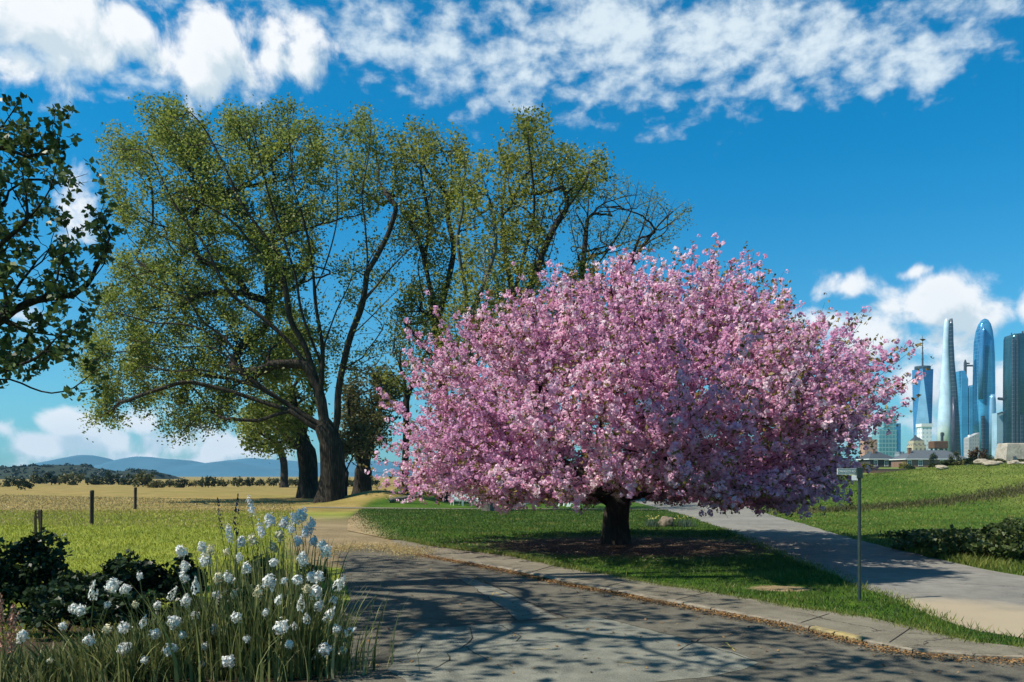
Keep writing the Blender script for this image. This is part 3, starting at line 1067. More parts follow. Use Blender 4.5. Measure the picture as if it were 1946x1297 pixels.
def build_lawn():
    # grid clipped to the outline, domed a little above the paving
    n = len(LAWN_POLY)
    bm = bmesh.new()
    vs = [bm.verts.new((p[0], p[1], .014)) for p in LAWN_POLY]
    f = bm.faces.new(vs)
    if f.normal.z < 0: f.normal_flip()
    bm.normal_update()
    if f.normal.z < 0: bmesh.ops.reverse_faces(bm, faces=[f])
    r = bmesh.ops.inset_region(bm, faces=[f], thickness=.28, use_even_offset=True)
    for v in f.verts: v.co.z = .022
    bmesh.ops.triangulate(bm, faces=bm.faces[:])
    me = bpy.data.meshes.new('lawn'); bm.to_mesh(me); bm.free()
    tag(link('lawn', me, lawn_material()), kind='structure')


build_lawn()
#PART2


# ================================================================== HILLS, FAR TREES, HAZE
def ridge(name, pts, Y, depth, mat, amp, seed, zb=-2, lift=1.0):
    """a range with a crest along the outline, falling away in front and behind"""
    pts = [(at(px, py, Y)[0], at(px, py, Y)[2]) for px, py in pts]
    xs = np.linspace(pts[0][0], pts[-1][0], 160)
    zs = np.interp(xs, [p[0] for p in pts], [p[1] for p in pts])
    zs = H + (zs - H) * lift
    rows = np.linspace(-1, 1, 25)
    V = []
    for i, x in enumerate(xs):
        for r in rows:
            h = max(0, math.cos(r * math.pi / 2)) ** 1.2
            nz = mnoise.fractal(Vector((x / amp / 6 + seed, (Y + r * depth) / amp / 6, seed)), .9, 2.1, 5)
            V.append((x, Y + r * depth, zb + (zs[i] - zb) * h + nz * amp * (.25 + .75 * abs(r)) * h))
    n, m_ = len(xs), len(rows)
    i, j = np.meshgrid(np.arange(n - 1), np.arange(m_ - 1), indexing='ij')
    Fq = np.stack([i * m_ + j, (i + 1) * m_ + j, (i + 1) * m_ + j + 1, i * m_ + j + 1], -1).reshape(-1, 4)
    o = mesh_np(name, V, Fq, mat, smooth=True)
    return tag(o, kind='structure')


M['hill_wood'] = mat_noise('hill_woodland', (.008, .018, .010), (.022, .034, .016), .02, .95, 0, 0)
M['hill_haze_blue'] = mat_noise('haze_tinted_woodland', (.03, .11, .17), (.05, .135, .19), .006, .95, 0, 0)  # woodland with the blue of distant haze put into its base colour
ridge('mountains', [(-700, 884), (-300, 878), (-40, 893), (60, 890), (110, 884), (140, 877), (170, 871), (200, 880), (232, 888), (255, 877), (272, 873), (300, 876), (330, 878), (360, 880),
                    (385, 886), (410, 883), (435, 881), (470, 887), (520, 893), (560, 897), (640, 899), (760, 897), (900, 896), (1100, 897), (1300, 902)], 2600, 420, M['hill_haze_blue'], 5, 3.0, lift=1.18)
ridge('far_mountains', [(250, 899), (400, 886), (440, 879), (480, 875), (520, 878), (560, 880), (620, 884), (700, 880), (800, 884), (1000, 892), (1200, 899)], 3500, 400, M['hill_haze_blue'], 6, 8.0, lift=1.15)
ridge('wooded_hill', [(-800, 880), (-400, 872), (-150, 884), (0, 887), (20, 891), (50, 888), (80, 885), (110, 884), (135, 886), (148, 883), (165, 889), (195, 896), (215, 899), (240, 896),
                      (265, 894), (285, 896), (305, 903), (318, 912), (330, 916)], 520, 60, M['hill_wood'], 1.2, 5.0)


def hill_forest():
    # tree crowns covering the wooded hill
    pts = [(-300, 878), (-150, 884), (0, 887), (20, 891), (50, 888), (80, 885), (110, 884), (135, 886), (148, 883), (165, 889), (195, 896), (215, 899), (240, 896), (265, 894), (285, 896), (305, 903), (318, 912)]
    X = [at(p[0], p[1], 520)[0] for p in pts]; Z = [at(p[0], p[1], 520)[2] for p in pts]
    n = 420
    x = rng.uniform(X[0], X[-1], n); r = rng.uniform(-1, .25, n)
    zt = np.interp(x, X, Z)
    z = -2 + (zt + 2) * np.cos(r * np.pi / 2) ** 1.2
    y = 520 + r * 60
    C = []; T = []
    for k in range(n):
        R_ = rng.uniform(1.6, 3.4)
        q = rand_dirs(46) * R_ * rng.uniform(.5, 1, (46, 1)) * np.array([1, 1, .75])
        C.append(q + (x[k], y[k], z[k] - .6))
        T.append(np.clip(rng.uniform(0, .55) + rng.uniform(-.2, .2, 46), 0, 1))
    C = np.vstack(C); T = np.concatenate(T)
    V, Fq = leaf_quads(C, rng.uniform(.9, 1.8, len(C)), aspect=.8)
    M['hill_leaf'] = mat_leaf('hill_tree_leaves', [(0, (.008, .018, .010)), (.6, (.02, .035, .014)), (.8, (.05, .06, .02)), (1, (.10, .09, .035))], .15)
    tag(mesh_np('forest', V, Fq, M['hill_leaf'], tint=T), kind='stuff')


hill_forest()

ORD = ['first', 'second', 'third', 'fourth', 'fifth', 'sixth', 'seventh', 'eighth', 'ninth', 'tenth', 'eleventh', 'twelfth', 'thirteenth', 'fourteenth', 'fifteenth',
       'sixteenth', 'seventeenth', 'eighteenth', 'nineteenth', 'twentieth', 'twenty-first', 'twenty-second', 'twenty-third', 'twenty-fourth', 'twenty-fifth', 'twenty-sixth']
# px, base py, top py, width px, pale?
FAR = [(18, 926, 905, 40, 0), (48, 931, 907, 34, 0), (70, 921, 898, 30, 1), (98, 922, 896, 30, 0), (140, 923, 893, 44, 1), (180, 922, 900, 30, 0), (215, 922, 896, 36, 0), (245, 924, 899, 30, 0),
       (272, 926, 892, 44, 1), (297, 930, 909, 30, 1), (322, 926, 911, 26, 0), (346, 928, 909, 34, 0), (372, 925, 912, 24, 1), (396, 926, 903, 34, 0), (425, 925, 907, 26, 1), (452, 925, 902, 24, 1),
       (474, 924, 905, 24, 0), (498, 924, 910, 26, 0), (520, 924, 906, 22, 0), (562, 924, 908, 30, 0), (600, 924, 910, 30, 1), (668, 926, 908, 34, 0), (702, 927, 905, 36, 0)]
for i, (px, b, tp, wd, pale) in enumerate(FAR):
    Y = min(F * H / (b - HY), 190)
    bx, by = (px - CX) / F * Y, Y
    h = (b - tp) / F * Y; rw = wd * .5 / F * Y
    root = empty('distant_tree', (bx, by, 0), 'small %s tree, %s from left in the far field tree row' % ('pale olive' if pale else 'dark green', ORD[i]),
                 'tree', 'trees along the far edge of the field')
    MB().cone([(-.1, .10 * h / 3), (h * .5, .07 * h / 3), (h * .8, .03)], 6).build('trunk', M['twig'], root)
    C = []
    for k in range(20):
        c = rand_dirs(1)[0] * rng.uniform(.3, 1.0) * np.array([rw, rw, h * .44]) + (0, 0, h * .40)
        c[0] *= 1.25 - .7 * max(0, c[2] / h - .3)
        C.append(c + rand_dirs(34) * rng.uniform(.3, 1, (34, 1)) * min(rw, h) * rng.uniform(.2, .5))
    C = np.vstack(C); C = C[C[:, 2] > .05]
    C = C + (bx, by, 0)
    tn = np.clip(rng.uniform(0, .5) + rng.uniform(-.3, .4, len(C)), 0, 1)
    crown('crown', root, C, rng.uniform(.28, .6, len(C)) * h / 3, M['far_leaf_pale'] if pale else M['far_leaf'], .8, tn)


# ================================================================== THE BIG FIELD TREES
def limb(pts, Y, dy0=0.0, dy1=0.0):
    """polyline of photo points on the tree's own plane, swinging in depth from dy0 to dy1"""
    n = len(pts)
    out = []
    for i, (px, py) in enumerate(pts):
        out.append(at(px, py, Y + dy0 + (dy1 - dy0) * (i / max(1, n - 1)) ** 1.3))
    return out


def crown_pts(poly, Y, n, depth, holes=(), edge=0.0):
    q = np.zeros((0, 2))
    while len(q) < n:
        s = sample_poly(poly, n)
        for cx, cy, rx, ry in holes:
            s = s[((s[:, 0] - cx) / rx) ** 2 + ((s[:, 1] - cy) / ry) ** 2 > rng.uniform(.6, 1.0, len(s))]
        q = np.vstack([q, s])
    q = q[:n]
    pw = np.array(poly, dtype=float)
    cx = pw[:, 0].mean(); hw = (pw[:, 0].max() - pw[:, 0].min()) / 2
    th = np.sqrt(np.clip(1 - (np.abs(q[:, 0] - cx) / (hw * 1.05)) ** 2, .08, 1))
    y = Y + (np.clip(rng.normal(size=n) * .55, -.9, 1) + .22) * depth * th
    x = (q[:, 0] - CX) / F * y; z = H + (HY - q[:, 1]) / F * y
    return np.stack([x, y, z], 1)


def twig_leaves(sk, max_cnt, per, spread, size, dens_mod=None):
    C, w = leaf_points(sk, max_cnt, per, spread)
    return C


def clump_noise(C, sc, seed):
    return np.array([mnoise.noise(Vector((c[0] * sc + seed, c[1] * sc, c[2] * sc))) for c in C])


def big_elm():
    Y = 55.0
    base = np.array([gp(628, 960)[0], Y, 0.0])
    sk = Skeleton()
    b = lambda pts, d0=0, d1=0: limb(pts, Y, d0, d1)
    sk.path([base + (0, 0, -.3)] + b([(630, 930), (630, 885), (626, 840), (618, 812)]), .5, root=True, lock=True)
    limbs = [
        [(628, 855), (641, 800), (643, 750), (650, 705), (666, 640), (688, 578), (698, 505), (694, 430), (688, 370), (700, 300), (705, 235)],
        [(690, 572), (715, 545), (738, 515), (772, 480), (800, 455), (845, 425)],
        [(697, 520), (722, 478), (740, 440), (752, 400)],
        [(668, 640), (705, 603), (735, 572), (775, 535)],
        [(652, 706), (690, 690), (720, 674), (756, 670)],
        [(652, 715), (690, 705), (716, 692)],
        [(618, 812), (610, 745), (613, 665), (601, 585), (594, 505), (580, 430), (560, 360), (552, 290), (548, 225)],
        [(612, 660), (640, 590), (662, 545), (676, 500)],
        [(598, 560), (620, 500), (640, 420), (640, 340), (632, 270)],
        [(610, 770), (598, 722), (551, 653), (496, 602), (440, 560), (408, 505), (385, 459), (343, 408), (303, 330), (272, 252)],
        [(408, 505), (350, 470), (290, 440), (240, 400)],
        [(600, 735), (580, 660), (553, 610), (543, 551), (524, 512), (477, 462), (440, 420), (385, 388), (340, 372)],
        [(543, 551), (533, 491), (500, 445), (458, 385), (424, 310), (385, 240), (352, 205)],
        [(588, 690), (575, 600), (560, 520), (530, 430), (505, 350), (480, 240)],
        [(612, 812), (579, 790), (530, 757), (468, 713), (452, 676), (422, 639), (385, 611), (353, 567), (315, 553), (269, 535), (225, 500)],
        [(542, 765), (490, 735), (455, 700), (422, 655), (385, 627), (339, 616), (292, 614), (228, 596), (190, 590)],
        [(452, 690), (400, 660), (340, 660), (270, 650), (195, 640)],
        [(616, 830), (590, 808), (551, 782), (496, 764), (440, 745), (385, 731), (353, 726), (316, 736), (260, 755), (214, 778), (180, 800)],
        [(500, 752), (450, 722), (422, 716), (385, 703), (330, 706), (283, 698), (210, 672)],
        [(551, 782), (520, 790), (490, 800), (455, 798), (420, 806)],
    ]
    sk.limb_w = .42; sk.cap = .36
    for i, l in enumerate(limbs):
        d0 = 0 if i in (0, 6, 9, 11, 14, 17) else -1.2
        sk.path(b(l, d0, (-2.6, -4, -1.8, -3.4, -1.5)[i % 5]), .55)
    left = [(262, 195), (300, 185), (335, 200), (355, 235), (395, 255), (420, 330), (480, 430), (545, 520), (600, 640), (600, 700), (540, 720), (480, 760), (430, 800), (370, 830), (330, 830), (300, 790),
            (240, 770), (225, 810), (165, 812), (190, 745), (135, 695), (165, 600), (205, 545), (240, 460), (205, 370), (195, 300), (215, 255), (265, 265), (300, 290)]
    top = [(300, 200), (340, 195), (380, 235), (420, 225), (435, 205), (480, 225), (500, 208), (545, 195), (600, 225), (640, 240), (690, 210), (735, 235), (765, 290), (760, 360), (700, 430), (640, 420),
           (590, 520), (540, 560), (470, 470), (400, 380), (330, 290)]
    right = [(600, 520), (640, 480), (700, 450), (770, 330), (840, 360), (850, 430), (780, 490), (740, 560), (760, 640), (700, 690), (640, 720), (605, 640)]
    A = np.vstack([crown_pts(left, Y + 2, 1150, 8), crown_pts(top, Y + 2, 620, 8, holes=[(640, 450, 42, 45)]), crown_pts(right, Y, 110, 5, holes=[(640, 450, 42, 45), (720, 420, 30, 40)])])
    sk.grow(A, .55, .10, 1.2, (.06, .22, 1.0))
    root = make_tree('spreading_tree', 'huge spreading olive-green tree with wide arching limbs, nearest big trunk in the dry field', 'tree', base, sk, .80, .016, M['bark_elm'], M['twig'], .10, 1.45, 2.2,
                     'large field trees')
    C, w = leaf_points(sk, 3, 78, .42)
    n = clump_noise(C, .55, 3.0)
    keepp = rng.uniform(0, 1, len(C)) < np.clip(.56 + n * 2.2, .03, 1)
    # crown thins out towards the right-hand stems
    px = C[:, 0] / Y * F + CX
    keepp &= rng.uniform(0, 1, len(C)) < np.where(px > 590, .62, 1.0)
    keepp &= rng.uniform(0, 1, len(C)) < np.where(C[:, 1] < Y + .6, .17, 1.0)
    C = C[keepp]
    tn = np.clip(.42 + .45 * clump_noise(C, .35, 9.0) + rng.uniform(-.3, .3, len(C)), 0, 1)
    up = np.tile([0, 0, 1.0], (len(C), 1))
    crown('crown', root, C, rng.uniform(.14, .29, len(C)), M['elm_leaf'], .62, tn, up, 1.3)
    print('elm', len(sk.P), len(C))


big_elm()


def field_tree(Y, base_px, trunk, limbs, poly, n, depth, R, mat, label, per=7, size=(.22, .45), spread=.4, holes=(), keep=.75, bark='bark_elm', twig='twig', name='field_tree', group='large field trees',
               r_tip=.016, r_split=.10, max_cnt=2, flare=1.45, zb=0.0, step=.6, cat='tree', lean=0, lvl=(.08, .3, 1)):
    base = np.array([(base_px - CX) / F * Y, Y, zb])
    sk = Skeleton()
    sk.path([base + (0, 0, -.3)] + limb(trunk, Y), step, root=True, lock=True)
    for i, l in enumerate(limbs):
        s = 1 if i % 2 else -1
        sk.path(limb(l, Y, 0, s * depth * .5), step)
    sk.grow(crown_pts(poly, Y, n, depth, holes), step, .10, 1.2, lvl)
    root = make_tree(name, label, cat, base, sk, R, r_tip, M[bark], M[twig], r_split, flare, R * 2.2, group)
    C, w = leaf_points(sk, max_cnt + 1, int(per * 2.6), spread)
    nn = clump_noise(C, .5, base_px)
    C = C[rng.uniform(0, 1, len(C)) < np.clip(keep + nn * 1.7, .03, 1)]
    C = C[C[:, 2] > zb + .3]
    tn = np.clip(.45 + .45 * clump_noise(C, .4, base_px + 5) + rng.uniform(-.3, .3, len(C)), 0, 1)
    crown('crown', root, C, rng.uniform(*size, len(C)), M[mat], .62, tn, np.tile([0, 0, 1.0], (len(C), 1)), 1.3)
    return root


field_tree(70.0, 588, [(587, 930), (582, 870), (572, 825)], [[(572, 825), (545, 800), (505, 775), (465, 760)], [(580, 850), (560, 770), (545, 700), (520, 640)], [(575, 830), (600, 750), (610, 680)],
                                                          [(582, 860), (550, 835), (510, 800)]],
           [(450, 790), (470, 770), (500, 740), (520, 660), (560, 610), (620, 640), (625, 720), (600, 760), (580, 800), (555, 850), (525, 862), (500, 850), (475, 850), (455, 835)], 300, 6, .80, 'elm_leaf',
           'thick leaning trunk just left of and behind the huge spreading tree', 8)
field_tree(140.0, 541, [(541, 910), (540, 880), (532, 855), (520, 830)], [[(532, 855), (505, 820), (480, 800)], [(535, 860), (545, 830), (550, 800)]],
           [(455, 800), (480, 770), (540, 770), (575, 800), (570, 840), (540, 858), (500, 862), (470, 845)], 130, 6, .62, 'elm_leaf', 'slim pale leaning tree standing farthest out, left of the two thick trunks', 8,
           size=(.4, .8), spread=.8, r_tip=.03, step=1.2)
field_tree(84.0, 688, [(688, 920), (690, 895), (692, 875)], [[(690, 890), (675, 850), (665, 800), (660, 740)], [(692, 875), (705, 830), (720, 780), (725, 730)], [(690, 895), (660, 870), (650, 840)]],
           [(650, 880), (652, 800), (655, 740), (680, 705), (720, 700), (760, 715), (765, 760), (740, 800), (735, 840), (700, 870), (670, 860)], 260, 6, .85, 'dull_leaf',
           'dull olive tree with a dark trunk between the huge spreading tree and the pink tree', 9, size=(.25, .5), spread=.5)
field_tree(75.0, 655, [(655, 930), (657, 910), (660, 890)], [[(660, 890), (670, 870), (690, 845)], [(658, 900), (648, 870), (640, 830)]],
           [(640, 840), (660, 800), (700, 810), (700, 850), (670, 870)], 50, 3, .26, 'dull_leaf', 'thin forked sapling close behind the right side of the huge spreading tree', 6, r_tip=.014, r_split=.06)

# ---------------------------------------------------------------- tall thin-leaved park trees behind the cherry
PG = 'tall park trees behind the pink tree'
field_tree(60.0, 846, [(845, 900), (838, 700), (830, 620), (820, 560), (806, 500)], [[(820, 560), (800, 470), (770, 400), (750, 330)], [(830, 620), (850, 540), (862, 470), (850, 400), (865, 320)],
           [(806, 500), (815, 420), (800, 330), (795, 250)], [(838, 690), (790, 640), (760, 600)]],
           [(735, 330), (745, 270), (780, 225), (830, 240), (880, 250), (890, 300), (880, 380), (850, 440), (865, 520), (850, 600), (800, 660), (745, 650), (755, 560), (790, 480), (750, 420)], 520, 6, .42,
           'spring_leaf', 'tall thin-leaved tree with a leaning trunk, next to the huge spreading tree', 7, (.16, .32), .34, keep=.62, bark='bark_dark', name='park_tree', group=PG, r_tip=.013, r_split=.08, step=.5)
field_tree(45.0, 930, [(929, 940), (925, 880), (905, 760), (890, 650), (886, 560), (884, 500)], [[(886, 560), (870, 460), (880, 390), (870, 310)], [(890, 620), (920, 540), (940, 470), (935, 400), (915, 330)],
           [(905, 720), (870, 660), (840, 620)], [(900, 700), (935, 640), (960, 600)]],
           [(860, 330), (885, 285), (930, 300), (945, 350), (940, 440), (950, 520), (960, 620), (930, 680), (860, 700), (830, 640), (860, 560), (880, 500), (860, 430)], 420, 4.5, .36, 'spring_leaf',
           'slender park tree with a pale trunk foot showing below the pink blossom', 6, (.13, .27), .28, keep=.55, bark='bark_grey', name='park_tree', group=PG, r_tip=.011, r_split=.07, step=.42)
field_tree(60.0, 990, [(990, 900), (985, 750), (975, 620), (978, 560)], [[(978, 560), (1000, 470), (1015, 400), (1010, 320), (1000, 240)], [(978, 570), (960, 480), (955, 400), (965, 300)],
           [(980, 640), (1010, 540), (1050, 440), (1090, 380), (1130, 320)], [(985, 700), (940, 620), (925, 540)], [(1010, 540), (1030, 420), (1050, 330)]],
           [(925, 420), (950, 330), (945, 270), (985, 215), (1035, 215), (1060, 270), (1105, 290), (1152, 295), (1150, 350), (1100, 390), (1065, 430), (1040, 500), (1015, 560), (970, 590), (930, 540)], 620, 6,
           .45, 'spring_leaf', 'tallest thin-leaved tree behind the pink tree, with many steep stems', 7, (.16, .32), .34, keep=.6, bark='bark_dark', name='park_tree', group=PG, r_tip=.013, r_split=.08, step=.5)
field_tree(66.0, 1115, [(1115, 900), (1112, 700), (1105, 560), (1102, 500)], [[(1102, 500), (1085, 430), (1078, 380)], [(1105, 540), (1115, 430), (1120, 360)], [(1105, 550), (1160, 470), (1200, 400), (1215, 340)],
           [(1112, 620), (1200, 500), (1250, 430), (1300, 385)], [(1200, 500), (1225, 420), (1240, 360)]],
           [(1072, 400), (1100, 350), (1150, 330), (1190, 335), (1230, 345), (1260, 375), (1315, 380), (1320, 405), (1290, 450), (1240, 480), (1190, 470), (1130, 500), (1085, 480)], 620, 5.5, .42, 'spring_leaf',
           'nearly bare tree with fine spreading twigs, rightmost behind the pink tree', 3, (.12, .24), .3, keep=.24, bark='bark_dark', name='park_tree', group=PG, r_tip=.013, r_split=.08, step=.5)
field_tree(72.0, 770, [(770, 900), (772, 780), (768, 720)], [[(768, 720), (750, 660), (755, 600)], [(770, 760), (800, 690), (830, 640)], [(770, 740), (740, 700), (730, 690)]],
           [(725, 720), (730, 660), (760, 590), (820, 580), (880, 620), (890, 690), (820, 720), (760, 760)], 300, 6, .30, 'spring_leaf', 'low yellow-green tree filling the gap above the left end of the blossom', 5, (.18, .36), .4, keep=.42,
           bark='bark_dark', name='park_tree', group=PG, r_tip=.014, r_split=.07, step=.6)
field_tree(62.0, 1035, [(1035, 900), (1035, 720), (1030, 640)], [[(1030, 640), (1010, 590), (990, 550)], [(1032, 680), (1060, 600), (1085, 540), (1100, 500)]],
           [(890, 620), (930, 560), (985, 540), (1060, 540), (1110, 480), (1150, 470), (1130, 560), (1060, 640), (950, 680)], 240, 6, .30, 'spring_leaf', 'low bushy tree just above the top left slope of the pink blossom', 6, (.16, .34), .38,
           keep=.5, bark='bark_dark', name='park_tree', group=PG, r_tip=.014, r_split=.07, step=.6)


# ================================================================== THE CHERRY TREE
def skirt_line(p, base, skirt, open_):
    """how far below eye level the blossom hangs: ragged, lifted round the trunk and along the left side"""
    x, y = p[:, 0], p[:, 1]
    s = skirt * (1 + .22 * np.sin(1.9 * x + .7 * y) + .13 * np.sin(4.3 * x - 1.1 * y))
    s = np.where((x / y > -.085) & (x / y < .08), s - 17, s)
    s = np.where((np.abs(x - base[0]) < 1.35) & (y < base[1] + .6), open_, s)
    return H - s / F * y


def cherry_tree(cx, cy, base, Rf, n_att, label, trunk_R, limbs, n_extra, pom=.078, k_pet=10, per_m=12.5, group=None, zmin=.85, bark='bark_dark', cz=2.6, skirt=58.0):
    """Rf(direction) gives the crown radius; sprays of round blossom clusters run out to it"""
    sk = Skeleton()
    for i, l in enumerate(limbs):
        sk.path(l, .25, root=(i == 0), lock=(i == 0), wob=.08 if i else .02)
    C0 = np.array([cx, cy, cz])
    d = rand_dirs(n_att * 3)
    d = d[(d[:, 2] > -.42)][:n_att]
    rad = Rf(d)
    q = C0 + d * (rad * rng.uniform(.50, .90, len(d)))[:, None]
    # extra sprays low on the skirt
    e = rand_dirs(n_att); e[:, 2] = rng.uniform(-.40, .12, n_att); e = unit(e)[:n_att // 3]
    q = np.vstack([q, C0 + e * (Rf(e) * rng.uniform(.6, .9, len(e)))[:, None]])
    q = q[q[:, 2] > zmin + .25]
    sk.grow(q, .26, .16, 1.0, (.04, .18, 1.0), .03)
    root = make_tree('cherry_tree', label, 'tree', base, sk, trunk_R, .0075, M[bark], M['bark_dark'], .06, 1.5, .9, group)
    # flowering sprays
    P, tipd = [], []
    ends, dirs = [], []
    for tp in sk.tips:
        p = sk.P[tp]
        o = p - C0; ro = np.linalg.norm(o); o = o / ro
        R_ = Rf(o[None])[0]
        L = max(.35, R_ * (rng.uniform(.90, 1.07) if o[2] < .55 else rng.uniform(.84, 1.02)) - ro)
        L = min(L, 2.0)
        if o[2] > -.05 and rng.uniform() < .07: L += rng.uniform(.2, .45)
        dd = o * .8 + sk.D[tp] * .35 + np.array([0, 0, .30 if o[2] > 0 else -.05]) + rng.normal(size=3) * .22
        dd /= np.linalg.norm(dd)
        ends.append((p, dd, L))
        for _ in range(n_extra):
            back = tp
            for _s in range(rng.integers(1, 5)):
                if sk.par[back] >= 0: back = sk.par[back]
            d2 = dd + rng.normal(size=3) * .42; d2 /= np.linalg.norm(d2)
            ends.append((sk.P[back], d2, L * rng.uniform(.5, .95)))
    pc, lv, tw = [], [], MB()
    tV, tF = [], []; nv = 0
    for p, dd, L in ends:
        n = max(2, int(L * per_m))
        s = (np.arange(n) + rng.uniform(0, 1, n)) / n
        curve = np.array([0, 0, rng.uniform(.0, .16)]) * L
        pts = p + dd * (s * L)[:, None] + curve * (s ** 2)[:, None]
        tipz = pts[-1]
        off = rng.normal(size=(n, 3)) * .075
        pp = pts + off
        ok = pp[:, 2] > np.maximum(zmin, skirt_line(pp, base, skirt, 26.0)) + rng.uniform(-.22, .22)
        keep = rng.uniform(0, 1, n) < np.where(s > .86, .5, .96)
        pc.append(pp[ok & keep])
        # small new leaves, most of them at the ends
        nl = max(1, int(L * 5))
        sl = rng.beta(2.2, 1.0, nl)
        lp = p + dd * (sl * L * 1.06)[:, None] + curve * (sl ** 2)[:, None] + rng.normal(size=(nl, 3)) * .07
        lv.append(lp[lp[:, 2] > np.maximum(zmin, skirt_line(lp, base, skirt, 28.0))])
        # the twig itself
        u = np.cross(dd, [.2, .9, .3]); u /= np.linalg.norm(u); w = np.cross(dd, u)
        tr = np.array([[0, 1], [.87, -.5], [-.87, -.5]])
        e = p + dd * L + curve
        if e[2] > skirt_line(e[None], base, skirt, 30.0)[0] - .12 and e[2] > zmin - .2 and not (abs(e[0] - base[0]) < 1.3 and e[1] < base[1] + .6 and e[2] < H - 30 / F * e[1]):
            mid = p + dd * L * .5 + curve * .25
            tV.append(np.vstack([p + .009 * (tr[:, :1] * u + tr[:, 1:] * w), mid + .007 * (tr[:, :1] * u + tr[:, 1:] * w), e + .003 * (tr[:, :1] * u + tr[:, 1:] * w)]))
            tF.append(nv + np.array([[0, 1, 4, 3], [1, 2, 5, 4], [2, 0, 3, 5], [3, 4, 7, 6], [4, 5, 8, 7], [5, 3, 6, 8]])); nv += 9
    pc = np.vstack(pc); lv = np.vstack(lv)
    mesh_np('twigs', np.vstack(tV), np.vstack(tF), M['twig'], root, origin=base)
    # round clusters built of petals
    n = len(pc)
    R_ = rng.uniform(.6, 1.15, n) * pom
    dirs = rand_dirs(n * k_pet).reshape(n, k_pet, 3)
    C = (pc[:, None, :] + dirs * (R_[:, None, None] * rng.uniform(.75, 1.05, (n, k_pet, 1)))).reshape(-1, 3)
    base_t = np.clip(.64 + .25 * rng.normal(size=n) + .28 * clump_noise(pc, .8, 4.0), 0.02, .98)
    tn = np.clip(np.repeat(base_t, k_pet) + rng.uniform(-.22, .22, n * k_pet), 0, 1)
    V, Fq = leaf_quads(C, np.repeat(R_, k_pet) * rng.uniform(.85, 1.3, n * k_pet), dirs.reshape(-1, 3), .45, .9, -.12)
    mesh_np('blossom', V, Fq, M['blossom'], root, tint=tn, origin=base)
    # leaves
    V, Fq = leaf_quads(np.vstack([lv + rng.normal(size=lv.shape) * .03, lv]), rng.uniform(.07, .15, 2 * len(lv)), None, 1, .5, .1)
    mesh_np('young_leaves', V, Fq, M['bronze'], root, tint=rng.uniform(0, 1, 2 * len(lv)), origin=base)
    print('cherry', n, len(lv), len(sk.P))
    return root


OUT = [(715, 870), (722, 830), (735, 785), (748, 735), (762, 685), (800, 640), (840, 622), (880, 600), (925, 560), (975, 545), (1020, 510), (1060, 488), (1120, 478), (1180, 478), (1240, 472), (1310, 464),
       (1350, 478), (1395, 495), (1450, 500), (1500, 530), (1530, 575), (1570, 612), (1630, 630), (1672, 675), (1695, 715), (1700, 760), (1692, 805), (1650, 850), (1630, 890), (1590, 930), (1540, 965),
       (1470, 965), (1400, 972), (1300, 940), (1210, 935), (1100, 950), (1000, 975), (920, 960), (820, 948), (750, 945), (715, 900)]
CPX, CPY, CYY = 1212, 866, 22.6
_ang = np.array([math.atan2(CPY - py, px - CPX) for px, py in OUT])
_rad = np.array([math.hypot(CPY - py, px - CPX) for px, py in OUT]) / F * CYY
_o = np.argsort(_ang); _ang = _ang[_o]; _rad = _rad[_o]
_ang3 = np.concatenate([_ang - 2 * np.pi, _ang, _ang + 2 * np.pi]); _rad3 = np.tile(_rad, 3)


def cherry_R(d):
    hyp = np.hypot(d[:, 0], d[:, 1]) + 1e-6
    el = np.arctan2(d[:, 2], hyp)
    rr = np.interp(el, _ang3, _rad3); rl = np.interp(np.pi - el, _ang3, _rad3)
    w = .5 * (1 + d[:, 0] / hyp)
    R_ = rl * (1 - w) + rr * w
    R_ = R_ * (1 - .12 * (np.maximum(d[:, 1], 0) / hyp) * np.cos(el) - .06 * (np.maximum(-d[:, 1], 0) / hyp) * np.cos(el))
    nz = np.array([mnoise.noise(Vector((v[0] * 2.6 + 7, v[1] * 2.6, v[2] * 2.6))) + .6 * mnoise.noise(Vector((v[0] * 6, v[1] * 6 + 3, v[2] * 6))) for v in d])
    # keep the crown's front within the same outline
    for _ in range(3):
        X = (CPX - CX) / F * CYY + R_ * d[:, 0]; Yp = CYY + R_ * d[:, 1]; Zp = (HY - CPY) / F * CYY + R_ * d[:, 2]
        ix, iy = X / Yp * F + CX - CPX, CPY - (HY - Zp / Yp * F)
        lim = np.interp(np.arctan2(iy, ix), _ang3, _rad3) * F / CYY
        R_ = R_ * np.minimum(1, lim / np.maximum(np.hypot(ix, iy), 1))
    return R_ * (1 + .10 * nz) * (1 + .05 * np.abs(d[:, 0]))


cb = np.array([TREE_X, TREE_Y, .02])
def co(x, y, z): return cb + np.array([x, y, z])
cherry_limbs = [[co(.02, 0, -.3), co(0, 0, .3), co(-.02, 0, .8), co(.02, 0, 1.15)],
                [co(.0, 0, 1.0), co(-.45, -.3, 1.45), co(-1.0, -.8, 1.95), co(-2.0, -1.4, 2.5), co(-3.4, -1.8, 3.0)],
                [co(.02, 0, 1.05), co(.6, -.15, 1.4), co(1.4, -.5, 1.75), co(2.4, -1.0, 2.3), co(4.0, -1.4, 2.9)],
                [co(.02, 0, 1.1), co(-.1, .5, 1.9), co(-.3, 1.0, 3.0), co(-.2, 1.4, 4.4)],
                [co(.02, 0, 1.1), co(.35, -.5, 1.9), co(.5, -1.3, 2.9), co(.6, -2.0, 4.0)],
                [co(.02, 0, 1.1), co(-.5, .3, 1.7), co(-1.4, 1.4, 2.4), co(-2.6, 2.6, 3.2)],
                [co(.02, 0, 1.1), co(.6, .5, 1.8), co(1.5, 1.5, 2.6), co(2.8, 2.4, 3.5)],
                [co(.02, 0, 1.1), co(.4, .1, 2.0), co(.9, .1, 3.2), co(1.2, -.1, 4.8)]]
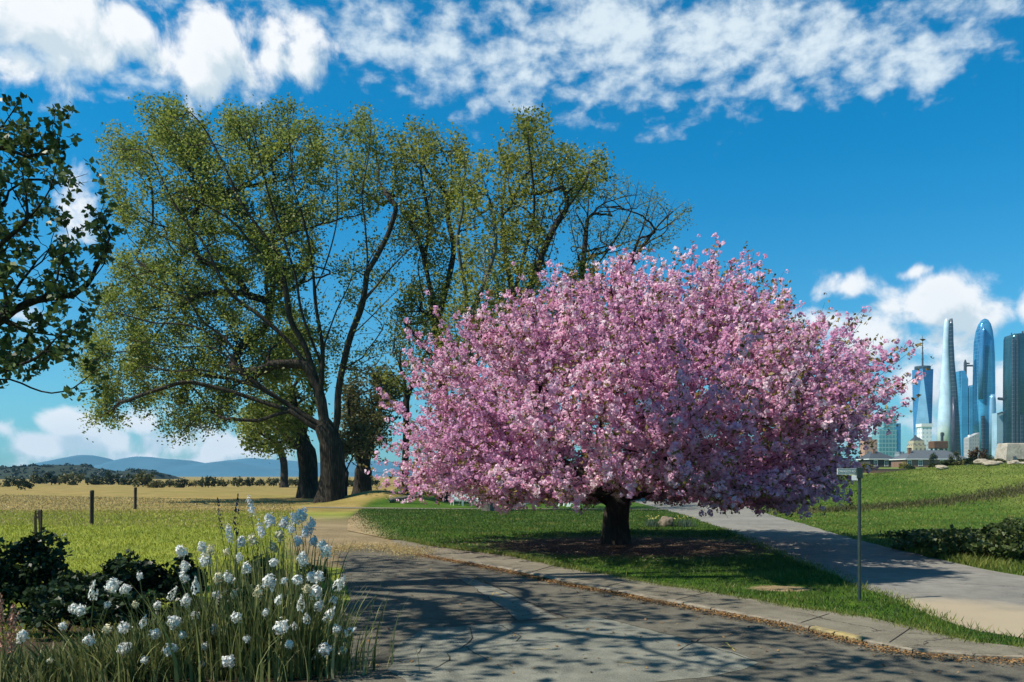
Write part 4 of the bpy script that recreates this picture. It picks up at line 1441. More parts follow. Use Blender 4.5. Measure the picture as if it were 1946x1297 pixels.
cherry_tree((CPX - CX) / F * CYY, CYY, cb, cherry_R, 900, 'broad pink blossoming cherry tree on the lawn beside the road', .36, cherry_limbs, 2, cz=H + (HY - CPY) / F * CYY)




# ================================================================== LEFT FOREGROUND TREE (dark, large leaves) AND THE SHADE TREE OUT OF VIEW ON THE LEFT
def dark_tree():
    Y = 10.6
    base = np.array([(-270 - CX) / F * Y, Y, 0.0])
    sk = Skeleton()
    b = lambda pts, d0=0, d1=0: limb(pts, Y, d0, d1)
    sk.path([base + (0, 0, -.2), base + (0, 0, .8)] + b([(-262, 950), (-250, 800), (-240, 720)]), .2, root=True, lock=True)
    sk.path(b([(-245, 760), (-150, 722), (-40, 724), (20, 722), (60, 738), (98, 748), (140, 738), (170, 715), (200, 692)], 0, -.4), .2)
    sk.path(b([(-242, 740), (-120, 680), (0, 605), (70, 570), (140, 560), (185, 520)], 0, .5), .2)
    sk.path(b([(-240, 720), (-150, 600), (-40, 500), (50, 420), (95, 360), (110, 300)], 0, -.5), .2)
    sk.path(b([(-240, 720), (-200, 560), (-130, 420), (-50, 300), (5, 240), (38, 190)], 0, .3), .2)
    sk.path(b([(-40, 724), (20, 700), (70, 680), (110, 640), (150, 610)], 0, -.9), .2)
    sk.path(b([(-240, 720), (-330, 560), (-380, 420)], 0, .4), .2)
    poly1 = [(-60, 200), (30, 300), (100, 330), (165, 325), (150, 370), (110, 420), (190, 480), (190, 540), (130, 590), (60, 640), (0, 640), (-80, 640), (-160, 560), (-140, 380)]
    poly2 = [(0, 180), (45, 200), (70, 280), (110, 205), (115, 260), (140, 290), (90, 330), (20, 300), (-60, 260)]
    poly3 = [(0, 650), (100, 650), (150, 610), (200, 500), (215, 450), (175, 400), (190, 560), (150, 660), (120, 700), (60, 710), (-50, 700)]
    poly4 = [(-420, 300), (-200, 220), (-60, 260), (-60, 640), (-250, 640), (-400, 560)]
    A = np.vstack([crown_pts(poly1, Y, 215, .9), crown_pts(poly2, Y, 34, .6), crown_pts(poly3, Y, 48, .8), crown_pts(poly4, Y, 80, 1.0)])
    tipsx = [at(px, py, Y + rng.normal() * .2) for px, py in [(40, 188), (103, 215), (98, 245), (112, 268), (138, 272), (75, 240), (165, 330), (170, 345), (155, 355), (200, 380), (205, 392), (183, 400), (195, 415), (170, 408),
                                                             (200, 430), (215, 452), (205, 470), (165, 575), (205, 500), (60, 632), (30, 645), (150, 610), (180, 740), (150, 745), (5, 735), (115, 640), (130, 655), (158, 615), (70, 410)]]
    A = np.vstack([A, tipsx])
    sk.grow(A, .18, .14, .9, (.08, .3, 1.0))
    root = make_tree('broadleaf_tree', 'dark glossy-leaved tree reaching in from the left edge, tufts of leaves at its twig ends', 'tree', base, sk, .20, .006, M['bark_dark'], M['bark_dark'], .03, 1.4, .5)
    C, Nn, T, Sz = [], [], [], []
    for tp in sk.tips:
        p = sk.P[tp]; d = sk.D[tp]
        for rep in range(rng.integers(1, 3)):
            c = p + rng.normal(size=3) * (.05 if rep == 0 else .13)
            k = rng.integers(8, 15)
            dr = unit(rand_dirs(k) + d * .35 + (0, 0, .15))
            ln = rng.uniform(.055, .10, k)
            C.append(c + dr * ln[:, None]); Nn.append(dr)
            Sz.append(rng.uniform(.065, .12, k)); T.append(np.clip(rng.uniform(.1, .7) + rng.uniform(-.3, .3, k), 0, 1))
    C = np.vstack(C); Nn = np.vstack(Nn); Sz = np.concatenate(Sz); T = np.concatenate(T)
    V, Fq = leaf_quads(C, Sz, None, 1, .72, .08, axis=Nn, axis_w=2.2)
    mesh_np('leaves', V, Fq, M['dark_leaf'], root, tint=T, origin=base)


dark_tree()


def unseen_shade_tree():
    """a great tree standing outside the left edge: its boughs arch above the picture and shade the road"""
    base = np.array([-11.6, 11.8, 0.0])
    sd = np.array(SUN_DIR); sd = sd / -sd[2]
    sk = Skeleton()
    sk.path([base + (0, 0, -.3), base + (.1, 0, 2.5), base + (.4, .2, 5.5), base + (1.0, .5, 8.2)], .45, root=True, lock=True)
    side = W([(1400, 1086), (1500, 1076), (1620, 1078), (1740, 1082), (1830, 1090), (1700, 1108), (1600, 1116), (1480, 1112)])
    zones = [([(-3.6, 11), (-1.0, 10.2), (1.0, 12), (.2, 15), (-2.2, 20), (-4.4, 20)], 230), ([(-1.6, 7.6), (4.6, 7.6), (3.8, 10.5), (1.2, 12.5), (-2, 10.5)], 130),
             (side, 170), ([(-1.5, 13), (3.5, 12), (6, 14), (4, 17), (-1, 18.5)], 90)]  # unseen crown is shaped from these shadow patches wanted on the ground
    T = []
    for poly, n in zones:
        g = sample_poly(poly, n)
        zl = (2.9 + .598 * g[:, 1]) / (1 + .598 * sd[1])
        z = zl + rng.uniform(.4, 3.2, n)
        T.append(np.stack([g[:, 0] - sd[0] * z, g[:, 1] - sd[1] * z, z], 1))
    T = np.vstack(T)
    for k in range(8):
        t_ = T[rng.integers(len(T))] if k > 4 else T[[40, 250, 300, 420, 560][k]]
        s0 = base + (1.0, .5, 8.0)
        sk.path([s0, s0 * .6 + t_ * .4 + (0, 0, 2.6), s0 * .25 + t_ * .75 + (0, 0, 1.6), t_], .45)
    sk.grow(T, .36, .14, 1.0, (.08, .3, 1.0))
    root = make_tree('unseen_shade_tree', 'added unseen half-leafed tree outside the left edge that shades the road', 'tree', base, sk, .55, .010, M['bark_dark'], M['bark_dark'], .06)
    C, w = leaf_points(sk, 3, 22, .28)
    gx = C[:, 0] + sd[0] * C[:, 2]; gy = C[:, 1] + sd[1] * C[:, 2]
    dense = in_poly(gx, gy, side)
    nn = clump_noise(C, .7, 2)
    C = C[(rng.uniform(0, 1, len(C)) < np.where(dense, 1.0, np.clip(.17 + nn * .55, .02, 1))) & (C[:, 2] > 2.5 + .598 * C[:, 1])]
    crown('crown', root, C, rng.uniform(.14, .30, len(C)), M['spring_leaf'], .65)


unseen_shade_tree()


# ================================================================== SHRUBS, POSTS
def shrub(name, c, r, n, mat, label, cat='shrub', size=(.05, .11), blobs=16, group=None, stems=7, flat=.0):
    c = np.array(c, dtype=float); r = np.array(r, dtype=float)
    root = empty(name, c, label, cat, group)
    mb = MB()
    for k in range(stems):
        a = rng.uniform(0, 6.28); q = rng.uniform(.3, .8)
        mb.bar((0, 0, -.03), (math.cos(a) * r[0] * q, math.sin(a) * r[1] * q, r[2] * rng.uniform(.7, 1.5)), .02 + .01 * r[2], None, 5)
    # stems meet at the root collar
    mb.cone([(-.05, .05 + .03 * r[2]), (.06, .035)], 6)
    mb.build('stems', M['twig'], root)
    C = []; T = []
    for k in range(blobs):
        d = rand_dirs(1)[0] * rng.uniform(.35, .8)
        bc = c + (0, 0, r[2] * .95) + d * r
        m_ = n // blobs
        rr = r * rng.uniform(.25, .45)
        p = bc + rand_dirs(m_) * rr * (rng.uniform(.4, 1.05, (m_, 1)))
        C.append(p); T.append(np.clip(rng.uniform(.1, .6) + rng.uniform(-.3, .4, m_), 0, 1))
    C = np.vstack(C); T = np.concatenate(T)
    ok = C[:, 2] > c[2] + .02
    C, T = C[ok], T[ok]
    V, Fq = leaf_quads(C, rng.uniform(*size, len(C)), np.tile([0, 0, 1.0], (len(C), 1)), 1.2, .7, .1)
    mesh_np('foliage', V, Fq, mat, root, tint=T, origin=c)
    return root


def gpt(px, Y): 
    x = (px - CX) / F * Y
    return (x, Y, float(terrain(x, Y)))


HG = 'dark shrubs along the field edge'
shrub('shrub', gpt(55, 11.3), (.62, .55, .62), 3600, M['shrub_leaf'], 'big rounded dark shrub at the left edge, in front of the field', blobs=26, group=HG)
shrub('shrub', gpt(-40, 10.9), (.6, .5, .56), 2600, M['shrub_leaf'], 'dark shrub cut by the left picture edge beside the big rounded one', blobs=20, group=HG)
shrub('shrub', gpt(165, 11.0), (.50, .45, .36), 2000, M['shrub_leaf'], 'low dark shrub filling the dip between two taller shrubs', blobs=16, group=HG)
shrub('shrub', gpt(262, 11.2), (.45, .4, .58), 2300, M['shrub_leaf'], 'dark shrub with a ragged raised top, left of the white flowers', blobs=15, size=(.06, .13), group=HG)
shrub('shrub', gpt(360, 11.3), (.5, .4, .46), 1900, M['shrub_leaf'], 'leafy dark shrub right behind the nearest white flower heads', blobs=15, group=HG)
shrub('shrub', gpt(490, 11.6), (.62, .45, .42), 1900, M['shrub_leaf'], 'dark shrub behind the tall blue-white flower spikes', blobs=16, group=HG)
shrub('shrub', gpt(590, 11.4), (.42, .45, .40), 1500, M['shrub_leaf'], 'small dark shrub at the road end of the flower bed', blobs=14, group=HG)

for px, Y, r, lab in ((120, 9.9, (.75, .45, .34), 'low dark shrub in the dip, in front of the big rounded one'), (235, 9.8, (.7, .4, .32), 'low dark shrub just behind the left white flower heads'),
                      (345, 9.8, (.5, .35, .30), 'low dark shrub behind the tangled middle flower plants'), (460, 9.7, (.6, .35, .34), 'dark shrub right behind the central fan of blades'), (580, 9.7, (.45, .35, .36), 'dark shrub behind the right-leaning flower plant, next to the road')):
    shrub('shrub', gpt(px, Y), r, 1500, M['shrub_leaf'], lab, blobs=14, group=HG)
RG = 'low shrubs beside the side road'
for px, Y, r, lab in ((1745, 21.5, (1.2, .9, .28), 'low leafy shrub nearest the stone kerb of the side road'), (1810, 19.6, (1.3, .9, .34), 'low leafy shrub in the shade right of the street sign'),
                      (1885, 19.0, (1.3, .9, .42), 'bushier low shrub near the right edge above the side road'), (1955, 18.0, (1.0, .9, .46), 'low shrub cut by the right picture edge'),
                      (1880, 22.0, (1.5, .9, .34), 'sunlit low shrub on the slope behind the shaded ones'), (1950, 23.5, (1.3, .9, .42), 'pale sunlit shrub at the right edge, highest on the slope'),
                      (1790, 24.0, (1.2, .7, .22), 'thin sunlit patch of low shrub left on the slope')):
    shrub('low_shrub', gpt(px, Y), r, 1500, M['low_leaf'], lab, 'shrub', (.07, .16), 18, RG)


def post(name, px, bpy_, h, w, label, kind):
    Y = F * H / (bpy_ - HY)
    x = (px - CX) / F * Y
    root = empty(name, (x, Y, 0), label, 'fence post', 'old posts in the field')
    if kind == 'pair':
        MB().loft([(-.2, [(-.09, -.03), (-.03, -.03), (-.03, .03), (-.09, .03)]), (h * .7, [(-.10, -.03), (-.045, -.03), (-.045, .03), (-.10, .03)]), (h, [(-.085, -.02), (-.05, -.02), (-.05, .02), (-.085, .02)])]).build('post_half', M['post_wood'], root)
        MB().loft([(-.2, [(.05, -.03), (.11, -.03), (.11, .03), (.05, .03)]), (h * .5, [(.06, -.035), (.13, -.035), (.13, .035), (.06, .035)]), (h * .98, [(.02, -.05), (.13, -.05), (.12, .05), (.02, .05)]), (h * 1.03, [(.06, -.03), (.11, -.03), (.11, .03), (.06, .03)])]).build('post_half', M['post_wood'], root)
        MB().bar((-.10, 0, h * .72), (.12, .01, h * .82), .06, .05).bar((-.09, .01, h * .88), (.11, 0, h * .9), .05, .05).build('rail_stub', M['post_wood'], root)
    else:
        n = 8
        ring = lambda s, ox=0: [(ox + w * s * math.cos(2 * math.pi * k / n) * (1 + .15 * math.sin(k * 2.3)), w * s * math.sin(2 * math.pi * k / n)) for k in range(n)]
        MB().loft([(-.2, ring(1)), (h * .3, ring(.92, .01)), (h * .7, ring(.95, .015)), (h * .97, ring(1.0, .02)), (h, ring(.7, .03))]).build('post_shaft', M['post_wood'], root)
        MB().bar((-w * 1.05, -w * .2, h * .78), (w * 1.1, -w * .2, h * .79), .02, .02).build('wire_staple', M['rust'], root)
    return root


post('fence_post', 72, 1026, .92, .06, 'short broken post split in two, nearest in the field', 'pair')
post('fence_post', 174, 998, 1.42, .085, 'tallest dark wooden post standing in the field', 'one')
post('fence_post', 257, 968, 1.32, .09, 'thin dark post, third from the left and farthest out in the field', 'one')


# ================================================================== THE FLOWER BED
def stem_curve(p0, p1, bow):
    p0, p1 = np.array(p0), np.array(p1)
    t_ = np.linspace(0, 1, 7)[:, None]
    c = p0 * (1 - t_) + p1 * t_
    hor = (p1 - p0) * (1, 1, 0)
    c = c - hor * (t_ * (1 - t_)) * bow
    return c


def tube_np(c, r0, r1, sides=5):
    T = unit(np.gradient(c, axis=0)); u = np.cross(T, [.1, .95, .2]); u = unit(u); w = np.cross(T, u)
    an = np.arange(sides) * 2 * np.pi / sides
    rr = np.linspace(r0, r1, len(c))[:, None, None]
    V = c[:, None, :] + rr * (np.cos(an)[None, :, None] * u[:, None, :] + np.sin(an)[None, :, None] * w[:, None, :])
    V = V.reshape(-1, 3)
    m = len(c)
    i, j = np.meshgrid(np.arange(m - 1), np.arange(sides), indexing='ij')
    Fq = np.stack([i * sides + j, i * sides + (j + 1) % sides, (i + 1) * sides + (j + 1) % sides, (i + 1) * sides + j], -1).reshape(-1, 4)
    return V, Fq


M['stem'] = mat_noise('flower_stem', (.05, .075, .02), (.12, .15, .05), 6, .6)


def flower_head(c, h, w, d, mat, kind):
    """a fluffy oval head of many small petals (or a pointed bud)"""
    if kind == 'bud':
        t_ = rng.uniform(0, 1, 60)
        rad = w * .5 * np.sin(np.pi * (t_ * .85 + .15)) * (1 - .55 * t_)
        a = rng.uniform(0, 6.28, 60)
        q = np.stack([rad * np.cos(a), rad * np.sin(a), (t_ - .4) * h * 1.2], 1)
        nd = np.stack([np.cos(a), np.sin(a), .3 * np.ones(60)], 1)
        ax = np.tile([0, 0, 1.0], (60, 1)); sz = .30 * w + .2 * w * rng.uniform(size=60); asp = .5; jit = .4
    else:
        n = 150
        q = rand_dirs(n); q[:, 2] = np.where(q[:, 2] < -.8, q[:, 2] + .5, q[:, 2])
        nd = q.copy()
        q = q * (rng.uniform(.62, 1.05, (n, 1))) * (w * .5, w * .5, h * .5)
        # lumpy outline: florets
        ph = rng.uniform(0, 6.28, 3)
        lump = np.sin(q[:, 0] * 9 / w + ph[0]) * np.cos(q[:, 2] * 7 / w + ph[1]) + .7 * np.sin(q[:, 1] * 12 / w + ph[2])
        q = q * (1 + .20 * lump[:, None])
        q[:, :2] *= (1 + rng.uniform(-.5, .15) * q[:, 2:] / h)
        ax = None; sz = w * rng.uniform(.20, .38, n); asp = .75; jit = .6
    # tilt with the stem
    d = d / np.linalg.norm(d)
    zz = np.array([0, 0, 1.0]); v = np.cross(zz, d); s = np.linalg.norm(v); cth = d[2]
    if s > 1e-5:
        K = np.array([[0, -v[2], v[1]], [v[2], 0, -v[0]], [-v[1], v[0], 0]])
        Rm = np.eye(3) + K + K @ K * ((1 - cth) / s ** 2)
        q = q @ Rm.T; nd = nd @ Rm.T
    V, Fq = leaf_quads(q + c, sz, nd, jit, asp, -.08, axis=ax, axis_w=2.0)
    return V, Fq, rng.uniform(0, 1, len(q))


# (px, py) of each head in the photograph, width px, height px, kind
HEADS = [(345, 1049, 20, 26, 'w'), (384, 1041, 20, 26, 'w'), (400, 1046, 16, 24, 'c'), (391, 1066, 24, 28, 'w'), (352, 1076, 18, 24, 'w'), (351, 1097, 18, 28, 'w'), (372, 1115, 22, 32, 'b'), (434, 1098, 18, 26, 'w'),
         (415, 1099, 20, 28, 'c'), (469, 1080, 22, 26, 'w'), (511, 1106, 26, 32, 'w'), (491, 1126, 18, 30, 'c'), (575, 1064, 26, 30, 'w'), (566, 1103, 20, 20, 'w'), (593, 1097, 22, 24, 'w'), (606, 1096, 18, 26, 'w'),
         (583, 1120, 20, 28, 'c'), (601, 1126, 26, 32, 'w'), (572, 1149, 18, 36, 'b'), (606, 1151, 22, 26, 'w'), (645, 1110, 28, 36, 'b'), (626, 1169, 24, 34, 'b'), (583, 1176, 18, 34, 'b'), (534, 1192, 28, 36, 'w'),
         (450, 1174, 20, 26, 'w'), (408, 1196, 18, 26, 'w'), (530, 1140, 18, 26, 'b'), (617, 1234, 24, 28, 'w'), (665, 1200, 20, 24, 'b'), (651, 1237, 16, 24, 'c'), (433, 1257, 26, 30, 'w'), (324, 1234, 26, 32, 'w'),
         (295, 1205, 24, 30, 'w'), (331, 1182, 24, 26, 'w'), (354, 1142, 20, 24, 'w'), (327, 1130, 18, 34, 'b'), (239, 1119, 20, 22, 'w'), (214, 1114, 26, 36, 'w'), (266, 1096, 12, 16, 'w'), (178, 1126, 20, 44, 'b'),
         (141, 1157, 22, 22, 'w'), (153, 1161, 18, 22, 'w'), (43, 1210, 24, 32, 'w'), (170, 1218, 24, 26, 'w'), (237, 1234, 26, 30, 'w'), (205, 1196, 16, 22, 'c'), (236, 1192, 26, 22, 'w'), (273, 1182, 18, 30, 'b'),
         (347, 1207, 16, 22, 'w'), (620, 1050, 24, 36, 'w'), (613, 1036, 18, 20, 'w'), (600, 1250, 12, 16, 'w'), (384, 1262, 12, 14, 'w'), (95, 1256, 14, 18, 'c'), (410, 1130, 14, 18, 'w'), (445, 1130, 15, 20, 'c'), (470, 1215, 16, 20, 'w'), (505, 1165, 15, 20, 'w'), (550, 1225, 16, 22, 'w'), (372, 1170, 15, 20, 'w'), (390, 1228, 16, 20, 'w'), (560, 1190, 14, 20, 'b'),
         (635, 1140, 16, 22, 'w'), (640, 1195, 16, 20, 'w'), (300, 1150, 14, 18, 'w'), (258, 1150, 14, 18, 'c'), (120, 1190, 14, 18, 'w'), (275, 1255, 16, 20, 'w'), (205, 1150, 12, 16, 'w'), (540, 1105, 14, 18, 'w'), (455, 1060, 15, 20, 'w'), (430, 1050, 14, 20, 'c'), (520, 1070, 15, 20, 'w')]
SPIKES = [(477, 965, 16, 46, 'p'), (420, 985, 14, 60, 'd'), (450, 985, 16, 64, 'd'), (513, 990, 20, 30, 'p'), (540, 994, 20, 24, 'p'), (561, 985, 18, 32, 'p'), (574, 980, 20, 36, 'p'), (592, 1000, 18, 34, 'p'), (532, 1018, 22, 22, 'c'),
          (567, 1028, 20, 22, 'p'), (459, 1031, 16, 24, 'p'), (554, 1006, 18, 24, 'p'), (497, 1010, 16, 40, 'p'), (480, 1026, 18, 24, 'c'), (436, 1015, 14, 40, 'p'), (520, 1040, 18, 24, 'c'), (596, 1030, 16, 24, 'p'), (580, 1012, 16, 26, 'p')]
CLUMPS = [  # px, Y, label, n blades, blade height range, lean, head px range
    ('white_flower_plant', 45, 7.9, 'leftmost white flower plant, a low weedy tuft with few round heads', 260, (.18, .42), .8),
    ('white_flower_plant', 175, 8.0, 'bushy white flower plant second from the left, below the big dark shrub', 420, (.2, .52), .8),
    ('white_flower_plant', 275, 8.1, 'white flower plant with tangled fine leaves, left of the tall-bladed clump', 420, (.28, .66), .7),
    ('white_flower_plant', 385, 8.3, 'white flower plant with upright blades, just left of the fan-shaped clump', 300, (.45, .90), .4),
    ('white_flower_plant', 480, 8.1, 'central fan of long upright green blades with white heads', 360, (.60, 1.12), .32),
    ('white_flower_plant', 575, 8.2, 'white flower plant leaning right over the road edge', 260, (.45, 1.0), .40)]
heads_by = {i: [] for i in range(len(CLUMPS))}
for hd in HEADS:
    px = hd[0]
    c = [CL[1] for CL in CLUMPS]
    # leaning plants own the heads to the right
    k = int(np.argmin([abs(px - (cc + (25 if i == 5 else 0))) for i, cc in enumerate(c)]))
    heads_by[k].append(hd)


def plant(name, px0, Y, label, nb, hr, lean, heads, group, mats, spread=.32):
    base = np.array([(px0 - CX) / F * Y, Y, 0.0])
    root = empty(name, base, label, 'flowering plant', group)
    P = base + np.stack([rng.normal(size=nb) * spread, rng.normal(size=nb) * .22, np.zeros(nb)], 1)
    ln = (P - base) / spread * .55 + rng.normal(size=(nb, 3)) * .35; ln[:, 2] = 0
    h = rng.uniform(*hr, nb)
    V, Fq, sg = blades(P, h, rng.uniform(.016, .044, nb), ln, lean, 4)
    mesh_np('leaf_blades', V, Fq, M['iris_blade'], root, tint=np.repeat(np.clip(rng.beta(2, 2.2, nb), 0, 1), sg), origin=base)
    # thin wiry grass between
    nb2 = nb
    P = base + np.stack([rng.normal(size=nb2) * spread * 1.2, rng.normal(size=nb2) * .3, np.zeros(nb2)], 1)
    V, Fq, sg = blades(P, rng.uniform(.15, hr[0] + .15, nb2), rng.uniform(.005, .014, nb2), None, .9, 3)
    mesh_np('fine_leaves', V, Fq, M['iris_blade'], root, tint=np.repeat(rng.uniform(0, 1, nb2), sg), origin=base)
    for (hx, hy, wp, hp, kind) in heads:
        Yh = Y + (rng.uniform(-.60, -.15) if name[:5] == 'white' else rng.uniform(-.1, .2))
        hc = at(hx, hy, Yh)
        w, hh = wp / F * Yh * rng.uniform(.82, 1.05), hp / F * Yh * rng.uniform(.88, 1.1)
        bx = base + ((hc - base) * .22 + rng.normal(size=3) * .05) * (1, 1, 0)
        c = stem_curve(bx, hc - (0, 0, hh * .35), .9)
        dr = c[-1] - c[-2]
        V, Fq, tn = flower_head(hc, hh, w, dr, None, 'bud' if kind in 'bd' else 'head')
        mt = {'w': 'white_petal', 'c': 'cream_petal', 'b': 'white_petal', 'p': 'blue_petal', 'd': 'dark_bud'}[kind]
        fo = mesh_np('flower_head', V, Fq, M[mt], root, tint=tn, origin=base)
        if kind == 'd': fo['label'] = 'dark pointed flower bud'
        elif kind == 'c': fo['label'] = 'cream coloured flower head'
        V, Fq = tube_np(c, .0075, .0045)
        mesh_np('flower_stem', V, Fq, M['stem'], fo, smooth=True, origin=base)
    return root


for i, (nm, px0, Y, lab, nb, hr, lean) in enumerate(CLUMPS):
    plant(nm, px0, Y, lab, nb, hr, lean, heads_by[i], 'white flower plants in the bed', None)
for px0, Y, lab, lo, hi in ((440, 10.6, 'plant with two dark pointed buds among the tall spikes behind the bed', 0, 470), (520, 10.4, 'middle plant of the tall blue-white flower spikes', 470, 547), (585, 10.3, 'right plant of the tall blue-white flower spikes, by the path', 547, 700)):
    plant('spike_flower_plant', px0, Y, lab, 110, (.8, 1.35), .25, [h for h in SPIKES if lo <= h[0] < hi], 'tall spike flowers behind the bed', None, .22)


def plume():
    Y = 7.7
    b = np.array([(12 - CX) / F * Y, Y, 0.0])
    root = empty('grass_plume', b, 'reddish feathery grass plume at the left edge of the flower bed', 'plume grass')
    P = b + rng.normal(size=(40, 3)) * (.05, .05, 0)
    V, Fq, sg = blades(P, rng.uniform(.3, .7, 40), .014, None, .5, 4)
    mesh_np('leaf_blades', V, Fq, M['iris_blade'], root, tint=np.repeat(rng.uniform(0, 1, 40), sg), origin=b)
    for dx, top, bot in ((-12, 1128, 1235), (14, 1150, 1240)):
        t0 = at(12 + dx, top, Y); b0 = at(12 + dx * .7, bot, Y)
        n = 240
        t_ = rng.uniform(0, 1, n)[:, None]
        rad = .038 * np.sin(np.pi * (t_ * .8 + .2)) ** .6
        C = b0 * (1 - t_) + t0 * t_ + rng.normal(size=(n, 3)) * rad * .6
        V, Fq = leaf_quads(C, rng.uniform(.025, .05, n), None, 1, .4, 0, axis=np.tile([0, 0, 1.0], (n, 1)), axis_w=1.5)
        mesh_np('plume', V, Fq, M['pink_plume'], root, tint=rng.uniform(0, 1, n), origin=b)
        V, Fq = tube_np(stem_curve(b, t0, .2), .007, .003); mesh_np('stem', V, Fq, M['stem'], root, origin=b)


plume()

# ================================================================== STREET SIGN
sgn = empty('street_sign', (*gp(1633, 1145), .02), 'dark green pole carrying a small green street name plate', 'street sign')
sx, sy, _ = sgn.location
PH = 255 / F * sy - .02
MB().cone([(-.1, .031), (.0, .031), (.03, .027), (PH - .02, .025), (PH, .027), (PH + .015, .015)], 12).build('pole', M['pole_green'], sgn, smooth=False)
u = lambda px: (px - 1633) / F * sy
MB().box(u(1627), u(1638), -.03, .03, PH - .16, PH + .006).build('bracket', M['pole_green'], sgn, bevel=.003)
pl = MB().box(u(1591), u(1627), -.0045, .0045, PH - .10, PH - .008).build('name_plate', M['sign_green'], sgn, bevel=.002)
MB().box(u(1591) - .002, u(1591) + .004, -.006, .006, PH - .101, PH - .006).box(u(1591) + .005, u(1627), -.006, .006, PH - .011, PH - .006).box(u(1591) + .005, u(1627), -.006, .006, PH - .101, PH - .097).build('plate_edge', M['sign_white'], pl)
cu = bpy.data.curves.new('lettering', 'FONT'); cu.body = 'OWASCO RD'; cu.size = .062; cu.extrude = .0008; cu.align_x = 'CENTER'; cu.align_y = 'CENTER'
tmp = bpy.data.objects.new('tmp', cu); COL.objects.link(tmp)
dg = bpy.context.evaluated_depsgraph_get(); me = bpy.data.meshes.new_from_object(tmp.evaluated_get(dg)); bpy.data.objects.remove(tmp)
w_ = max(v.co.x for v in me.vertices) - min(v.co.x for v in me.vertices); sc_ = (u(1627) - u(1591)) * .9 / w_
for v in me.vertices: v.co = Vector((v.co.x * sc_ + (u(1591) + u(1627)) / 2, -.0065 - v.co.z, v.co.y * sc_ + PH - .054))
link('lettering', me, M['sign_white'], pl)
MB().box(u(1618), u(1629.5), -.012, -.006, PH - .195, PH - .115).build('notice_plate', M['sign_white'], sgn, bevel=.002)

# ================================================================== ROCK AND DAFFODIL LEAVES, CHAIRS, MOUND LOG
def boulder(name, c, r, mat, label, cat='rock', seed=0, group=None):
    bm = bmesh.new(); bmesh.ops.create_icosphere(bm, subdivisions=4, radius=1)
    for v in bm.verts:
        n = mnoise.fractal(v.co * 1.3 + Vector((seed, seed, seed)), 1, 2, 4)
        v.co = Vector((v.co.x * r[0], v.co.y * r[1], v.co.z * r[2])) * (1 + .22 * n)
    me = bpy.data.meshes.new(name); bm.to_mesh(me); bm.free()
    o = link(name, me, mat, None, True)
    o.location = Vector([float(k) for k in c])
    return tag(o, label, cat, group)


rx, ry = gp(1266, 1002)
boulder('rock', (rx, ry, .16), (.30, .26, .27), M['rock'], 'brown rounded rock between two clumps of daffodil leaves', seed=3)
M['daff'] = mat_leaf('daffodil_leaves', [(0, (.03, .06, .04)), (.6, (.08, .13, .09)), (1, (.17, .22, .15))], .3)
M['daff_flower'] = mat_leaf('daffodil_flowers', [(0, (.5, .42, .05)), (1, (.8, .74, .3))], .3)
for dx, wd, lab in ((-.55, .28, 'clump of blue-green daffodil leaves left of the rock'), (.72, .42, 'wider clump of blue-green daffodil leaves right of the rock')):
    b = np.array([rx + dx, ry - .05, .022])
    root = empty('daffodil_clump', b, lab, 'daffodils', 'daffodil clumps by the rock')
    n = 260
    V, Fq, sg = blades(b + rng.normal(size=(n, 3)) * (wd * .5, .16, 0), rng.uniform(.18, .40, n), .022, None, .45, 2)
    mesh_np('leaves', V, Fq, M['daff'], root, tint=np.repeat(rng.uniform(0, 1, n), sg), origin=b)
    q = b + rng.normal(size=(14, 3)) * (wd * .5, .16, 0) + np.stack([np.zeros(14), np.zeros(14), rng.uniform(.3, .42, 14)], 1)
    V, Fq = leaf_quads(np.repeat(q, 4, 0) + rng.normal(size=(56, 3)) * .015, .05, None, 1, .8, .1)
    mesh_np('flowers', V, Fq, M['daff_flower'], root, tint=rng.uniform(0, 1, 56), origin=b)


def make_chair(loc, rz, label):
    root = empty('garden_chair', loc, label, 'chair', 'pale garden chairs on the back lawn')
    root.rotation_euler.z = rz
    m = M['pale_teal_paint']
    mb = MB()
    for k in range(5): mb.bar((-.27, -.28 + k * .125, .40 - k * .03), (.27, -.28 + k * .125, .40 - k * .03), .105, .022)
    mb.bar((-.25, -.3, .37), (-.25, .32, .22), .03, .07).bar((.25, -.3, .37), (.25, .32, .22), .03, .07).build('seat', m, root)
    mb = MB()
    for k in range(5):
        x = -.22 + k * .11
        mb.bar((x, .22, .28), (x * 1.18, .52, 1.0 - abs(k - 2) * .04), .095, .02)
    mb.bar((-.26, .40, .68), (.26, .40, .68), .03, .06).bar((-.26, .27, .38), (.26, .27, .38), .03, .06).build('backrest', m, root)
    for s in (-1, 1):
        MB().box(s * .33 - .065, s * .33 + .065, -.36, .44, .56, .585).build('armrest', m, root)
        MB().bar((s * .29, -.30, 0), (s * .29, -.30, .56), .035, .09).build('leg', m, root)
        MB().bar((s * .29, .50, 0), (s * .29, .30, .56), .035, .09).build('leg', m, root)
    return root


CH = [(868, 53.5, .3, 'pale garden chair farthest left under the pink blossom'), (888, 53.0, .1, 'garden chair second from the left, slatted back seen from the front'), (906, 53.4, -.1, 'garden chair third from the left on the back lawn'),
      (921, 54.5, .2, 'garden chair just left of the pale tree trunk'), (957, 52.5, 1.3, 'garden chair just right of the pale tree trunk, turned sideways'), (985, 55.0, .5, 'garden chair set back in the middle of the row'),
      (1010, 52.0, 1.5, 'garden chair seen side-on, left of the cherry trunk'), (1078, 52.6, .9, 'second garden chair from the cherry trunk'), (1094, 51.6, 1.2, 'garden chair nearest the cherry trunk')]
c0 = None
for px, Y, rz, lab in CH:
    g = gpt(px, Y)
    if c0 is None:
        c0 = make_chair(g, rz, lab)
    else:
        c = copy_tree(c0); c.location = g; c.rotation_euler.z = rz; c['label'] = lab

